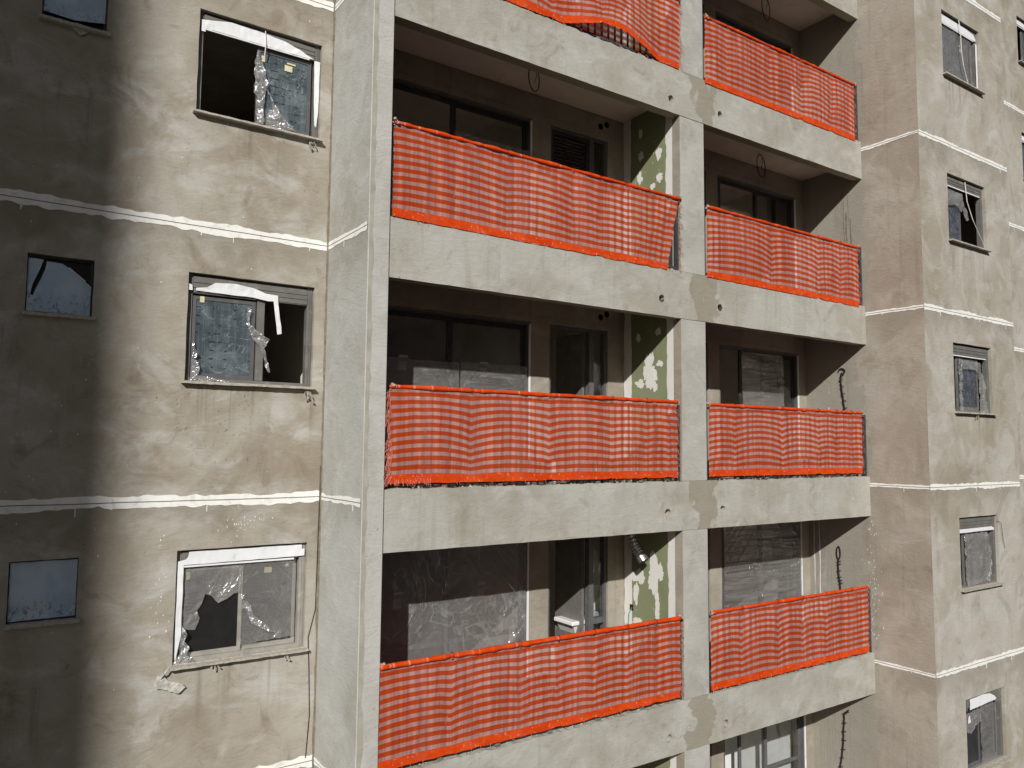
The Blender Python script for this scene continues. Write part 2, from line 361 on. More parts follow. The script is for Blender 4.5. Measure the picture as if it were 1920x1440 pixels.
def sheet(poly, plane, at, th=.003, crumple=0, sub_=0, seed=1, jit=0, step=.05, bm=None):
    """thin sheet cut to an outline, given thickness; crumpled by noise out of its plane"""
    rs = random.Random(seed); bm = bm or NB(); lp = sub(poly, step, jit, rs) if step else poly
    P = (lambda a, z: Vector((a, at, z))) if plane == 'Y' else (lambda a, z: Vector((at, a, z)))
    vs = [bm.verts.new(P(a, z)) for a, z in lp]
    ed = [bm.edges.new((vs[i], vs[(i+1) % len(vs)])) for i in range(len(vs))]
    g = bmesh.ops.triangle_fill(bm, edges=ed, use_beauty=True)['geom']
    faces = [x for x in g if isinstance(x, bmesh.types.BMFace)]
    if sub_:
        es = list({e for f in faces for e in f.edges})
        for _ in range(sub_):
            es = list({e for f in faces for e in f.edges if e.calc_length() > .02})
            r = bmesh.ops.subdivide_edges(bm, edges=es, cuts=1, use_grid_fill=True)
            faces = list(bm.faces)
    if crumple:
        ax = 1 if plane == 'Y' else 0
        for v in bm.verts:
            q = v.co*7+Vector((seed*3.1, seed, 0))
            v.co[ax] -= crumple*(abs(noise.noise(q))*2.2+abs(noise.noise(q*2.7))*.9)
    r = bmesh.ops.extrude_face_region(bm, geom=list(bm.faces))
    d = Vector((0, -th, 0)) if plane == 'Y' else Vector((-th, 0, 0))
    for v in [x for x in r['geom'] if isinstance(x, bmesh.types.BMVert)]: v.co += d
    bmesh.ops.recalc_face_normals(bm, faces=bm.faces)
    return bm
def second_material(o, axis, sign):
    for p in o.data.polygons:
        if p.normal[axis]*sign > .6: p.material_index = 1

H = 2.9; XR, XC, XE = 8.934, -.2435, 12.034; YL, YW, YF, YB = 1.1186, -1.0008, .58, 1.18
XM0, XM1 = 4.4416, 4.9323; ZT, ZB = .138, -.522

# ------------------------------------------------------------ ground and the tower whose shade falls on the wall
bm = NB(); bmesh.ops.create_grid(bm, x_segments=2, y_segments=2, size=400)
g = link('ground', bm, 'ground'); g.location = (0, 0, -24); tag(g, kind='structure')
tw = empty('residential_tower', (-47.5, -33, -24), 'tall plain tower across the street, its side wall shading the left of the facade', 'tower')
bm = NB(); box(bm, -60, -35.33, -41.5, -25, -24, 62); link('wall', bm, 'tower', tw)
for k in range(9):
    bm = NB()
    for j in range(4): box(bm, -57+j*5.5, -54.8+j*5.5, -25.0, -24.94, -20+k*3*3, -18.6+k*3*3)
    link('window', bm, 'dark', tw)

for (xa, xb, ya, yb, zz, lb) in ((-8, 34, -52, -40, 46, 'broad unseen block added across the street to screen sky light from the balconies'), (40, 84, -50, -30, 46, 'second unseen block added further along the street to screen sky light')):  # out-of-view blocks added to cut sky light and darken the door reflections
    t2 = empty('sky_screen_block', ((xa+xb)/2, (ya+yb)/2, -24), lb, 'building')
    link('wall', box(NB(), xa, xb, ya, yb, -24, zz), 'tower', t2)
    for j in range(int((xb-xa)/4)):
        bm = NB()
        for k in range(int((zz+24)/3)-1): box(bm, xa+2+j*4, xa+3.6+j*4, yb, yb+.05, -22+k*3, -20.6+k*3)
        link('window_column', bm, 'dark', t2)
# ------------------------------------------------------------ the apartment building
B = empty('apartment_building', (4.4, 1.5, -24), 'unfinished grey rendered apartment block with open balconies', 'building')
# side wall with the wide and the small windows
ho = []
for k in range(-1, 4):
    ho += [rect(-1.76, -.39, k*H-1.665, k*H-.505), rect(-3.205, -2.64, k*H-1.085, k*H-.511)]
bm = panel(rect(-16, XC, -24, 20), ho, 'Y', YL, .16, seed=2)
link('window_wall', bm, 'wall', B)
# pier: side face and front face
bm = NB(); box(bm, XC, 0, -.0281, 1.6, -24, 20, .006)
o = link('pier', bm, ['return', 'pier'], B); second_material(o, 1, -1)
rs = random.Random(4)
bm = NB(); pts = []
for i in range(240): z = -10+i*.1; pts.append((z, .045+rs.uniform(-.012, .012)+.015*noise.noise(Vector((0, 0, z*1.4)))))
for (z0, w0), (z1, w1) in zip(pts, pts[1:]):
    bm.faces.new([bm.verts.new(p) for p in ((XC+.008, -.0301, z0), (XC+w0+.012, -.0301, z0), (XC+w1+.012, -.0301, z1), (XC+.008, -.0301, z1))])
link('mortar_strip', bm, simple('brown_mortar_edge', (.345, .33, .285), .95, .15, 5), B)
# rough dark bead standing in for shadow and stain along the wall-pier corner
bm = NB()
p = [(XC-.004, YL-.004, -10+i*.09) for i in range(270)]
tube(bm, [(x+rs.uniform(-.005, .005), y, z) for x, y, z in p], lambda t: .014+.016*abs(noise.noise(Vector((0, 3, t*60)))), 5)
link('corner_shadow_stain', bm, 'crack', B)

# painted expansion joints
def joint(a0, a1, z, plane, at, seed, hw=.060, step=.05):
    rs = random.Random(seed); bm = NB(); n = max(2, int((a1-a0)/step)); e = -.004
    P = (lambda a, zz, d: (a, at+d, zz)) if plane == 'Y' else (lambda a, zz, d: (at+d, a, zz))
    for s in (1, -1):
        prev = None
        for i in range(n+1):
            a = a0+(a1-a0)*i/n
            ww = hw*(.72+.5*noise.noise(Vector((a*1.7, seed, s*3)))+.35*noise.noise(Vector((a*9, seed, s))))+rs.uniform(-.004, .004)
            zc = z+.004*noise.noise(Vector((a*2, 0, seed)))
            ww = max(.012, ww); q = [P(a, zc+s*.005, e), P(a, zc+s*(.005+ww), e), P(a, zc+s*(.005+ww), .0), P(a, zc+s*.005, 0)]
            v = [bm.verts.new(c) for c in q]
            if prev:
                for j in range(4): bm.faces.new((prev[j], v[j], v[(j+1) % 4], prev[(j+1) % 4]))
            prev = v
    # runs of paint
    for _ in range(int((a1-a0)*1.1)):
        a = rs.uniform(a0+.05, a1-.05); L = rs.uniform(.02, .09); wd = rs.uniform(.002, .005)
        box(bm, *((a-wd, a+wd, at-.003, at) if plane == 'Y' else (at-.003, at, a-wd, a+wd)), z-hw*.6-L, z-hw*.4)
    bmesh.ops.recalc_face_normals(bm, faces=bm.faces)
    o = link('painted_joint', bm, 'whitepaint', B)
    bm = NB()
    if plane == 'Y': box(bm, a0, a1, at-.0015, at+.01, z-.006, z+.006)
    else: box(bm, at-.0015, at+.01, a0, a1, z-.006, z+.006)
    link('groove', bm, 'groove', o)
for k in range(-2, 4):
    joint(-16, XC-.004, k*H, 'Y', YL, 10+k, .074)
    joint(.0, YL-.004, k*H, 'X', XC, 20+k, .05)
    joint(YW+.002, -.002, k*H, 'X', XR, 30+k, .032)
    joint(XR+.002, XE-.004, k*H, 'Y', YW, 40+k, .055)
    joint(XE+.2, 26, k*H, 'Y', YF, 50+k, .055)
# white paint spatter on the wall
bm = NB(); rs = random.Random(9)
for cxx, czz, sx, sz, n in ((-1.1, -.24, .30, .15, 40), (-1.9, -.9, .06, .5, 26), (-2.9, .3, .7, 1.2, 22), (-1.2, 2.0, 1.0, 1.3, 26), (-1.3, 4.9, .9, 1.5, 22), (-3.5, 3.2, 1.0, 2, 22)):
    for _ in range(n):
        x, z = rs.gauss(cxx, sx*.6), rs.gauss(czz, sz*.6)
        if x > XC-.03: continue
        if any(-1.8 < x < -.36 and k*H-1.7 < z < k*H-.48 or -3.24 < x < -2.6 and k*H-1.12 < z < k*H-.48 for k in range(-1, 4)): continue
        a, b = rs.uniform(.002, .006), rs.uniform(.003, .014)
        c0 = bm.verts.new((x, YL-.004, z)); ring = [bm.verts.new((x+a*math.cos(t*1.0472), YL-.001, z+b*math.sin(t*1.0472))) for t in range(6)]
        for i in range(6): bm.faces.new((c0, ring[i], ring[(i+1) % 6]))
tag(link('paint_spatter', bm, 'whitepaint', B), kind='stuff')

bm = NB(); rs = random.Random(19)
for _ in range(90):
    y, z = rs.gauss(-.02, .07), rs.uniform(-2.6, -.6); a, b = rs.uniform(.003, .007), rs.uniform(.004, .02)
    ring = [bm.verts.new((XR-.002, y+a*math.cos(t*1.0472), z+b*math.sin(t*1.0472))) for t in range(6)]; bm.faces.new(ring)
tag(link('paint_spatter', bm, 'whitepaint', B), kind='stuff')
# wing with its own windows, and the wall set back beyond it
ho = [rect(9.82, 11.14, k*H-1.675, k*H-.512) for k in range(-2, 5)]
o = link('wing_wall', panel(rect(XR, XE, -24, 20), ho, 'Y', YW, .16, seed=3), ['wing', 'wingside'], B)
for p in o.data.polygons:
    if p.normal.x < -.6 and p.center.x < XR+.01: p.material_index = 1
link('wing_side', panel(rect(YW+.16, YF+1.2, -24, 20), [], 'X', XR, .16), 'wingside', B)
link('wing_return', box(NB(), XE-.16, XE, YW+.16, YF, -24, 20), 'wingside', B)
ho = [rect(16.68, 18.0, k*H-1.675, k*H-.505) for k in range(-1, 5)]
link('recessed_wall', panel(rect(XR+.16, 30, -24, 20), ho, 'Y', YF, .16, seed=5), 'wing', B)

# balcony beams with drilled holes
HOLES = {2: [(4.264, 5.473), (5.284, 5.502)], 1: [(4.064, 2.611), (5.234, 2.613)], 0: [(4.15, -.278), (5.241, -.27)], -1: [(4.153, -3.197), (5.254, -3.215)], 3: [(4.2, 8.4)], -2: [(4.15, -6.1)]}
for k in range(-2, 4):
    rs = random.Random(60+k)
    top = []; n = 150
    for i in range(n+1):
        x = .002+(XR-.004)*(1-i/n)
        inrec = not (XM0-.02 < x < XM1+.02)
        top.append((x, k*H+ZT+((rs.uniform(-.012, .008)+.010*noise.noise(Vector((x*3, k, 0)))) if inrec else 0)))
    bot = [(.002+(XR-.004)*i/60, k*H+ZB+rs.uniform(-.0025, .0025)) for i in range(61)]
    holes = [circ(a, b, .053, 18, .14, rs) for a, b in HOLES[k]]
    bm = panel(bot+top, holes, 'Y', 0.0, .15, ostep=0, seed=k+70)
    o = link('balcony_beam', bm, ['beam', 'soffit'], B)
    for p in o.data.polygons:
        if p.normal.z < -.7 and p.center.z < k*H+ZB+.02: p.material_index = 1
    for a, b in HOLES[k]:
        link('hole_lining', tube(NB(), [(a, .006, b), (a, .06, b), (a, .146, b)], .049, 16, False), 'metal' if k == 1 else 'sill', o)
        link('hole_plug', tube(NB(), [(a, .085, b), (a, .1, b)], .047, 16), 'black' if k > 0 else 'sill', o)
    # mortar crumbs along the top edge
    bm = NB()
    for _ in range(170):
        x = rs.uniform(.03, XR-.05)
        if XM0 < x < XM1: continue
        s = rs.uniform(.004, .015)*(1 if rs.random() < .85 else 1.7); y = rs.uniform(.0, .11)
        m4 = Matrix.Translation((x, y, k*H+ZT-.003+s*.4)) @ Matrix.Rotation(rs.uniform(0, 3), 4, Vector((rs.random(), rs.random(), 1)).normalized()) @ Matrix.Diagonal((s, s*.8, s*.6, 1))
        bmesh.ops.create_icosphere(bm, subdivisions=1, radius=1, matrix=m4)
    tag(link('mortar_crumbs', bm, 'sill', o), kind='stuff')
    # column above this beam
    bm = NB(); box(bm, XM0, XM1, .004, .16, k*H+ZT+.0, (k+1)*H+ZB-.003, .006)
    o = link('column', bm, ['column', 'back'], B); second_material(o, 0, -1)
    # divider behind the column with the green board facing the wide balcony
    bm = NB(); box(bm, XM0+.012, XM1-.004, .16, YB+.0, k*H, (k+1)*H-.22)
    link('partition', bm, ['back'], B)
    z0, z1 = k*H+.002, (k+1)*H-.222
    dw = link('green_board', box(NB(), XM0+.006, XM0+.012, .24, YB-.14, z0, z1), 'drywall', B)
    def strip(y0, y1, seed):
        rs2 = random.Random(seed); pl = []; nn = 40
        for i in range(nn+1): z = z0+(z1-z0)*i/nn; pl.append((y0+rs2.uniform(-.006, .006)+.018*noise.noise(Vector((z*2.2, seed, 0))), z))
        for i in range(nn, -1, -1): z = z0+(z1-z0)*i/nn; pl.append((y1+rs2.uniform(-.007, .007)+.022*noise.noise(Vector((z*2.6, seed, 5))), z))
        return pl
    link('jointing_compound', sheet(strip(.115, .285, 80+k), 'X', XM0+.004, .003, step=0), 'compound', dw)
    link('jointing_compound', sheet(strip(YB-.17, YB-.012, 90+k), 'X', XM0+.004, .003, step=0), 'compound', dw)
    # ragged render where the back wall meets the ceiling
    for xa, xb in ((.01, 4.10), (5.0, XR-.35)):
        n = 90; up = []; 
        for i in range(n+1):
            x = xa+(xb-xa)*i/n
            up.append((x, (k+1)*H-.222-max(0, .03+.05*noise.noise(Vector((x*1.5, k*3, 1)))+rs.uniform(-.012, .012))))
        link('ragged_render', sheet([(xb, (k+1)*H-.5), (xa, (k+1)*H-.5)]+up, 'Y', YB-.004, .008, step=0), 'back', B)

# slabs: balcony ceiling below, floor on top
for k in range(-3, 5):
    bm = NB(); box(bm, .002, XR-.002, .152, 6.2, k*H-.22, k*H)
    o = link('floor_slab', bm, ['slab', 'ceiling'], B); second_material(o, 2, -1)

# ------------------------------------------------------------ rooms behind the openings
link('room_wall', box(NB(), -6, 9, 6.2, 6.35, -24, 20), 'room', B)
link('room_wall', box(NB(), 2.82, 2.94, YB+.2, 6.2, -24, 20), 'room', B)
link('room_wall', box(NB(), XM1-.2, XM1-.05, YB+.14, 6.2, -24, 20), 'room', B)
link('room_wall', box(NB(), XR-.14, XR-.004, YB+.7, 6.2, -24, 20), 'room', B)
link('room_wall', box(NB(), -2.3, -2.15, YL+.16, 6.2, -24, 20), 'room', B)
link('room_wall', box(NB(), -.16, -.004, 1.6, 6.2, -24, 20), 'room', B)
link('room_wall', box(NB(), -6.15, -6, YL+.16, 6.2, -24, 20), 'room', B)
link('room_wall', box(NB(), XR+.16, 30, 4.2, 4.35, -24, 20), 'room', B)
link('room_wall', box(NB(), 14.5, 14.6, YF+.16, 4.2, -24, 20), 'room', B)
link('room_wall', box(NB(), 18.6, 18.7, YF+.16, 4.2, -24, 20), 'room', B)
for k in range(-3, 5):
    link('floor_slab', box(NB(), -6, -.17, YL+.162, 6.2, k*H-.16, k*H-.03), 'slab', B)
    link('floor_slab', box(NB(), XR+.165, 12.034-.165, YW+.162, YF, k*H-.16, k*H-.03), 'slab', B)
    link('floor_slab', box(NB(), XR+.165, 29, YF+.162, 4.2, k*H-.16, k*H-.03), 'slab', B)
link('room_wall', box(NB(), XR+.17, XE-.17, YF-.12, YF-.003, -24, 20), 'room', B)

# ------------------------------------------------------------ balcony back walls and doors
D1, D2, D3, D4 = (.14, 2.73), (3.05, 4.13), (6.58, 8.72), (5.15, 6.30)
for k in range(-3, 4):
    zf, zh = k*H+.001, k*H+2.31
    link('back_wall', panel(rect(.002, XM0+.01, zf, (k+1)*H-.221), [rect(*D1, zf+.02, zh), rect(*D2, zf+.02, zh)], 'Y', YB, .14, seed=100+k), 'back', B)
    link('back_wall', panel(rect(XM1-.002, XR-.002, zf, (k+1)*H-.221), [rect(*D4, zf+.02, zh), rect(*D3, zf+.02, zh)], 'Y', YB, .14, seed=110+k), 'back', B)

def frame_rect(bm, x0, x1, z0, z1, w, y0, y1, wb=None):
    wb = wb or w
    box(bm, x0, x0+w, y0, y1, z0, z1); box(bm, x1-w, x1, y0, y1, z0, z1)
    box(bm, x0+w, x1-w, y0, y1, z1-w, z1); box(bm, x0+w, x1-w, y0, y1, z0, z0+wb)
def sliding_door(k, x0, x1, leaves, rail=True, labels=True):
    z0, z1 = k*H+.02, k*H+2.31
    bm = NB(); frame_rect(bm, x0+.004, x1-.004, z0+.004, z1-.004, .045, YB+.02, YB+.12)
    d = link('balcony_door', bm, 'doorframe', B)
    # bright track cover over the head
    link('head_rail', box(NB(), x0+.004, x1-.004, YB+.003, YB+.019, z1-.028, z1-.005), 'alu', d)
    link('side_trim', box(NB(), x1-.03, x1-.005, YB+.001, YB+.0185, z0+.01, z1-.03), 'tape', d)
    for i, (a, b) in enumerate(leaves):
        y = YB+(.035 if i % 2 == 0 else .075)
        bm = NB(); frame_rect(bm, a, b, z0+.05, z1-.05, .062, y, y+.03, .09)
        if rail: box(bm, a+.062, b-.062, y+.002, y+.028, z0+.98, z0+1.035)
        lf = link('door_leaf', bm, 'dark' if k > -1 else 'doorframe', d)
        link('glass_pane', box(NB(), a+.055, b-.055, y+.012, y+.018, z0+.1, z1-.1), 'glass', lf)
        if labels:
            bm = NB(); cx_ = (a+b)/2-.05
            box(bm, cx_-.055, cx_+.055, y+.008, y+.0115, z0+1.5, z0+1.61); box(bm, cx_-.05, cx_+.07, y+.008, y+.0115, z0+1.66, z0+1.69)
            link('sticker', bm, 'paper', lf)
    return d
for k in range(-2, 3):
    sliding_door(k, *D1, [(.19, 1.50), (1.44, 2.68)])
    if k in (2,): sliding_door(k, *D3, [(6.63, 7.66), (7.62, 8.67)])
    elif k == 1: sliding_door(k, *D3, [(6.63, 7.66), (7.62, 8.67)])
    elif k == 0: sliding_door(k, *D3, [(7.12, 8.22), (7.75, 8.67)], labels=False)
    elif k == -1: sliding_door(k, *D3, [(6.63, 7.66), (7.60, 8.62)], labels=False)
    else: sliding_door(k, *D3, [(6.98, 7.70), (7.64, 8.67)], labels=False)
    # service door: post, narrow sidelight, louvred leaf
    z0, z1 = k*H+.02, k*H+2.31
    bm = NB(); frame_rect(bm, 3.054, 4.126, z0+.004, z1-.004, .04, YB+.03, YB+.12)
    box(bm, 3.80, 3.885, YB+.03, YB+.12, z0+.044, z1-.044)
    if k < 2: box(bm, 3.885, 4.086, YB+.03, YB+.12, z0+.95, z0+1.03); box(bm, 3.885, 4.086, YB+.03, YB+.12, z0+.66, z0+.74)
    d = link('service_door', bm, 'doorframe', B)
    link('glass_pane', box(NB(), 3.885, 4.086, YB+.07, YB+.076, z0+1.03 if k < 2 else z0+.1, z1-.05), 'glass', d)
    if k >= 1:
        bm = NB(); frame_rect(bm, 3.10, 3.795, z0+.05, z1-.05, .05, YB+.045, YB+.085)
        box(bm, 3.15, 3.745, YB+.05, YB+.08, z0+1.66, z0+1.70)
        for i in range(9):
            zz = z0+1.74+i*.052
            vs_ = [bm.verts.new(c) for c in ((3.15, YB+.05, zz), (3.745, YB+.05, zz), (3.745, YB+.08, zz+.04), (3.15, YB+.08, zz+.04), (3.15, YB+.055, zz-.004), (3.745, YB+.055, zz-.004), (3.745, YB+.085, zz+.036), (3.15, YB+.085, zz+.036))]
            for q in ((0, 1, 2, 3), (7, 6, 5, 4), (0, 4, 5, 1), (2, 6, 7, 3)): bm.faces.new([vs_[j] for j in q])
        box(bm, 3.15, 3.745, YB+.062, YB+.07, z0+.1, z0+1.66)
        lf = link('louvred_leaf', bm, 'dark', d)
        link('sticker', box(NB(), 3.50, 3.60, YB+.055, YB+.0615, z0+1.42, z0+1.56), 'paper', lf)
    else:
        bm = NB(); box(bm, 3.745, 3.79, YB+.13, YB+.75, z0+.03, z1-.05); link('open_leaf', bm, 'alu', d)
    # dark door of the narrow bay behind the column
    bm = NB(); frame_rect(bm, 5.154, 6.296, z0+.004, z1-.004, .05, YB+.03, YB+.11); link('balcony_door', bm, 'dark', B)
# a wall behind the service door with its socket boxes
for k in (-2, -1, 0, 1):
    sw = link('inner_wall', box(NB(), 2.95, 4.72, 2.9, 3.0, k*H+.002, (k+1)*H-.222), 'room', B)
    link('socket_box', box(NB(), 4.20, 4.29, 2.89, 2.899, k*H+1.72, k*H+1.82), 'black', sw)
    link('socket_box', box(NB(), 4.10, 4.19, 2.89, 2.899, k*H+1.05, k*H+1.15), 'black', sw)
# interior doorway seen at the right balcony of the middle floor
idr = link('inner_doorway', box(NB(), 8.35, 9.0-.22, 3.9, 3.95, .02, 2.05), 'interiordoor', B)

# patches of compound on the green board
def blob(cy_, cz_, ry, rz, seed, spread=.30, n=64):
    rs = random.Random(seed)
    return [(cy_+ry*q*math.cos(a), cz_+rz*q*math.sin(a)) for a, q in [(a, 1+spread*2*noise.noise(Vector((math.cos(a)*1.3, math.sin(a)*1.3, seed)))+.35*noise.noise(Vector((math.cos(a)*5, math.sin(a)*5, seed)))+rs.uniform(-.05, .05)) for a in [2*math.pi*i/n for i in range(n)]]]
PATCH = [(.64, 1.70, .13, .24, 1), (.83, 1.51, .09, .06, 2), (.52, 1.46, .05, .06, 3), (.42, 1.78, .06, .045, 4), (.60, 1.56, .10, .13, 5),
         (.57, -1.19, .11, .27, 6), (.93, -1.50, .05, .16, 7), (.50, -1.66, .045, .19, 8), (.87, -1.27, .14, .10, 9), (.90, -1.90, .10, .05, 10), (.43, -1.15, .05, .1, 19),
         (.42, 4.86, .055, .10, 11), (.41, 4.50, .06, .07, 12), (.80, 5.28, .04, .07, 13), (.80, 4.93, .05, .07, 14), (.82, 4.60, .05, .08, 15), (.55, 4.40, .05, .05, 16), (.86, 2.2, .04, .06, 17), (.45, 2.25, .06, .05, 18)]
for cy_, cz_, ry, rz, s in PATCH:
    link('compound_patch', sheet(blob(cy_, cz_, ry, rz, s), 'X', XM0+.006-.0006*(s % 7), .003, step=0), 'compound', B)
rs = random.Random(12)
def runs(k, items, mt, nm):
    for y0_, y1_, za, zb_ in items:
        n = 30; L_ = [(y0_+rs.uniform(-.004, .004)+.012*noise.noise(Vector((z*3, y0_*9, k))), z) for z in [za+(zb_-za)*i/n for i in range(n+1)]]
        R_ = [(y1_+rs.uniform(-.004, .004)+.012*noise.noise(Vector((z*3, y1_*9+4, k))), z) for z in [zb_-(zb_-za)*i/n for i in range(n+1)]]
        link(nm, sheet(L_+R_, 'X', XR-.0015-.0008*rs.random(), .0015, step=0), mt, B)
runs(-1, [(1.00, 1.03, -2.85, -.3), (.86, .95, -2.85, -.5), (.80, .815, -2.85, -.6), (.745, .755, -2.5, -1.2)], 'alulight', 'cement_run')
runs(-1, [(1.08, 1.09, -2.85, -.3), (.965, .985, -2.85, -.3)], 'compound', 'plaster_run')
runs(-2, [(1.02+.0, 1.035, -5.75, -3.3), (.96, .968, -5.75, -3.3), (.90, .906, -5.75, -3.4), (.85, .858, -5.75, -3.4), (.80, .806, -5.75, -3.5), (.74, .75, -5.75, -3.5), (.62, .63, -5.0, -3.7), (.47, .475, -5.6, -3.7)], 'alulight', 'cement_run')
runs(1, [(.30, .325, 4.05, 4.75), (.22, .245, 4.05, 4.62), (.35, .358, 4.2, 4.95), (.27, .276, 4.5, 5.05)], 'crack', 'rust_run')
runs(0, [(.72, .728, 1.55, 1.75), (.73, .74, 1.22, 1.33)], 'compound', 'plaster_run')
# socket with green lead
link('socket_box', box(NB(), XM0-.006, XM0+.005, .985, 1.05, -1.76, -1.68), 'black', B)

# ------------------------------------------------------------ windows
def window(x0, x1, zt, zb, Y, style, label, seed):
    W, Hh = x1-x0, zt-zb; X = lambda u: x0+u*W; Z = lambda v: zt-v*Hh
    e = .006
    bm = NB()
    # outer frame
    box(bm, x0+e, x0+.055, Y+.06, Y+.13, zb+e, zt-e); box(bm, x1-.07, x1-e, Y+.05, Y+.13, zb+e, zt-e)
    box(bm, x0+.055, x1-.07, Y+.06, Y+.13, zb+e, zb+.05); box(bm, x0+.055, x1-.07, Y+.095, Y+.13, zt-.05, zt-e)
    for i in range(2): box(bm, x1-.048+i*.02, x1-.040+i*.02, Y+.043, Y+.05, zb+.02, zt-.02)
    wn = link('window', bm, style.get('frame', 'alu'), B)
    if label: wn['label'] = label
    bx = style.get('box', .19)
    bm = NB(); zt2 = zt-.03; box(bm, x0+.058, x1-.072, Y+.045, Y+.094, zt-bx, zt2)
    for i in range(3): box(bm, x0+.058, x1-.072, Y+.038, Y+.045, zt-bx+.01+i*(bx-.05)/3, zt-bx+.01+(i+.72)*(bx-.05)/3)
    sb = link('shutter_box', bm, 'alu', wn)
    if style.get('lip', 1): link('lip', box(NB(), X(.05), X(.90), Y+.030, Y+.044, zt-bx-.016, zt-bx+.002), 'tape', sb)
    zs = zt-bx-.02
    for i, (ua, ub, m) in enumerate(style['panes']):
        y = Y+.075+.03*(i % 2); bm = NB()
        frame_rect(bm, X(ua), X(ub), zb+.052, zs, .04, y, y+.025, .05)
        s_ = link('sash', bm, style.get('sash', 'alu'), wn)
        link('pane', box(NB(), X(ua)+.041, X(ub)-.041, y+.008, y+.014, zb+.103, zs-.041), m, s_)
        for (su, sv, sw_, sh_) in style.get('stick', {}).get(i, []):
            link('sticker', box(NB(), X(su), X(su)+sw_, y-.0015, y+.0075 if False else y+.004, Z(sv)-sh_, Z(sv)), 'label', s_)
    rs = random.Random(seed)
    bm = NB(); n = 26
    top = [(x0-.035+(W+.06)*i/n, zb-.001+rs.uniform(-.0, .006)) for i in range(n+1)]
    bot = [(x1+.025-(W+.06)*i/n, zb-.019+rs.uniform(-.004, .002)) for i in range(n+1)]
    link('sill', panel(top+bot, [], 'Y', Y-.075, .074, bm=None), 'sill', wn)
    link('sill_board', box(NB(), x0+.003, x1-.003, Y+.001, Y+.059, zb+.002, zb+.012), 'sill', wn)
    for j, (poly, dy, cr) in enumerate(style.get('tape', [])):
        link('protective_tape', sheet([(X(u), Z(v)) for u, v in poly], 'Y', Y+dy, .003, cr, 1, seed+j, .002, .08), 'tape', wn)
    return wn
def film(poly_uv, x0, x1, zt, zb, Y, mat, cr, seed, label, group=None, jit=.006, sub_=2):
    W, Hh = x1-x0, zt-zb
    bm = sheet([(x0+u*W, zt-v*Hh) for u, v in poly_uv], 'Y', Y, .0015, cr, sub_, seed, jit, .04)
    o = link('plastic_film', bm, mat); tag(o, label, 'plastic film', group); return o

WX = (-1.76, -.39)
def wz(k): return k*H-.505, k*H-1.665
# top: left half open, right sash blue, tape peeling off the box
st = dict(panes=[(.47, .93, 'bluepane'), ], sash='doorframe', lip=1, stick={0: [(.505, .25, .04, .07), (.70, .28, .09, .07), (.72, .25, .10, .018)]},
          tape=[([(.02, .09), (.25, .035), (.52, .045), (.68, .06), (.82, .105), (.94, .16), (.88, .165), (.5, .165), (.05, .165)], .034, .006),
                ([(.02, .09), (.055, .09), (.05, .20), (.02, .20)], .03, .0), ([(.945, .17), (.995, .17), (.99, .70), (.975, .86), (.96, .84), (.95, .6)], .035, .003)])
window(*WX, *wz(2), YL, st, 'open window with one blue sash and white tape peeling off its box', 1)
film([(.47, .22), (.50, .30), (.53, .42), (.555, .58), (.54, .66), (.53, .8), (.53, .965), (.465, .965), (.47, .70), (.44, .66), (.45, .55), (.435, .45), (.44, .35)], *WX, *wz(2), YL+.05, 'filmshiny', .025, 2,
     'shredded shiny film hanging down the middle of the open top window', jit=.014)
film([(.555, .58), (.60, .68), (.66, .80), (.74, .88), (.82, .95), (.55, .97), (.56, .80), (.60, .78)], *WX, *wz(2), YL+.052, 'filmshiny', .015, 3,
     'torn film scrap drooping across the lower corner of the blue sash', jit=.012)
# middle: left sash blue, right half open
st = dict(panes=[(.045, .53, 'bluepane'), ], sash='doorframe', lip=0, stick={0: [(.10, .20, .045, .065)]}, box=.21,
          tape=[([(.06, .135), (.14, .12), (.20, .07), (.35, .055), (.50, .075), (.60, .115), (.69, .12), (.70, .175), (.62, .185), (.5, .165), (.3, .165), (.06, .16)], .030, .008),
                ([(.655, .13), (.695, .12), (.71, .30), (.73, .42), (.735, .49), (.70, .50), (.69, .42), (.675, .30)], .022, .006),
                ([(.0, .10), (.03, .11), (.035, .16), (.0, .16)], .02, 0)])
window(*WX, *wz(1), YL, st, 'window with a blue filmed sash on its left and an open dark half', 5)
link('mullion', box(NB(), -1.76+1.37*.54, -1.76+1.37*.60, YL+.062, YL+.10, H-1.61, H-.72), 'alu', B)
film([(.06, .62), (.075, .68), (.10, .74), (.08, .78), (.115, .86), (.10, .93), (.22, .955), (.38, .985), (.05, .985), (.05, .8)], *WX, *wz(1), YL+.055, 'filmshiny', .014, 6,
     'crumpled clear film bunched in the lower left corner of the blue sash window')
film([(.46, .26), (.49, .28), (.48, .42), (.56, .50), (.64, .55), (.62, .62), (.60, .64), (.64, .78), (.655, .87), (.63, .87), (.60, .74), (.56, .62), (.50, .55), (.455, .42)], *WX, *wz(1), YL+.045, 'filmdense', .02, 7,
     'dangling strip of clear film beside the open half of the middle window', jit=.010)
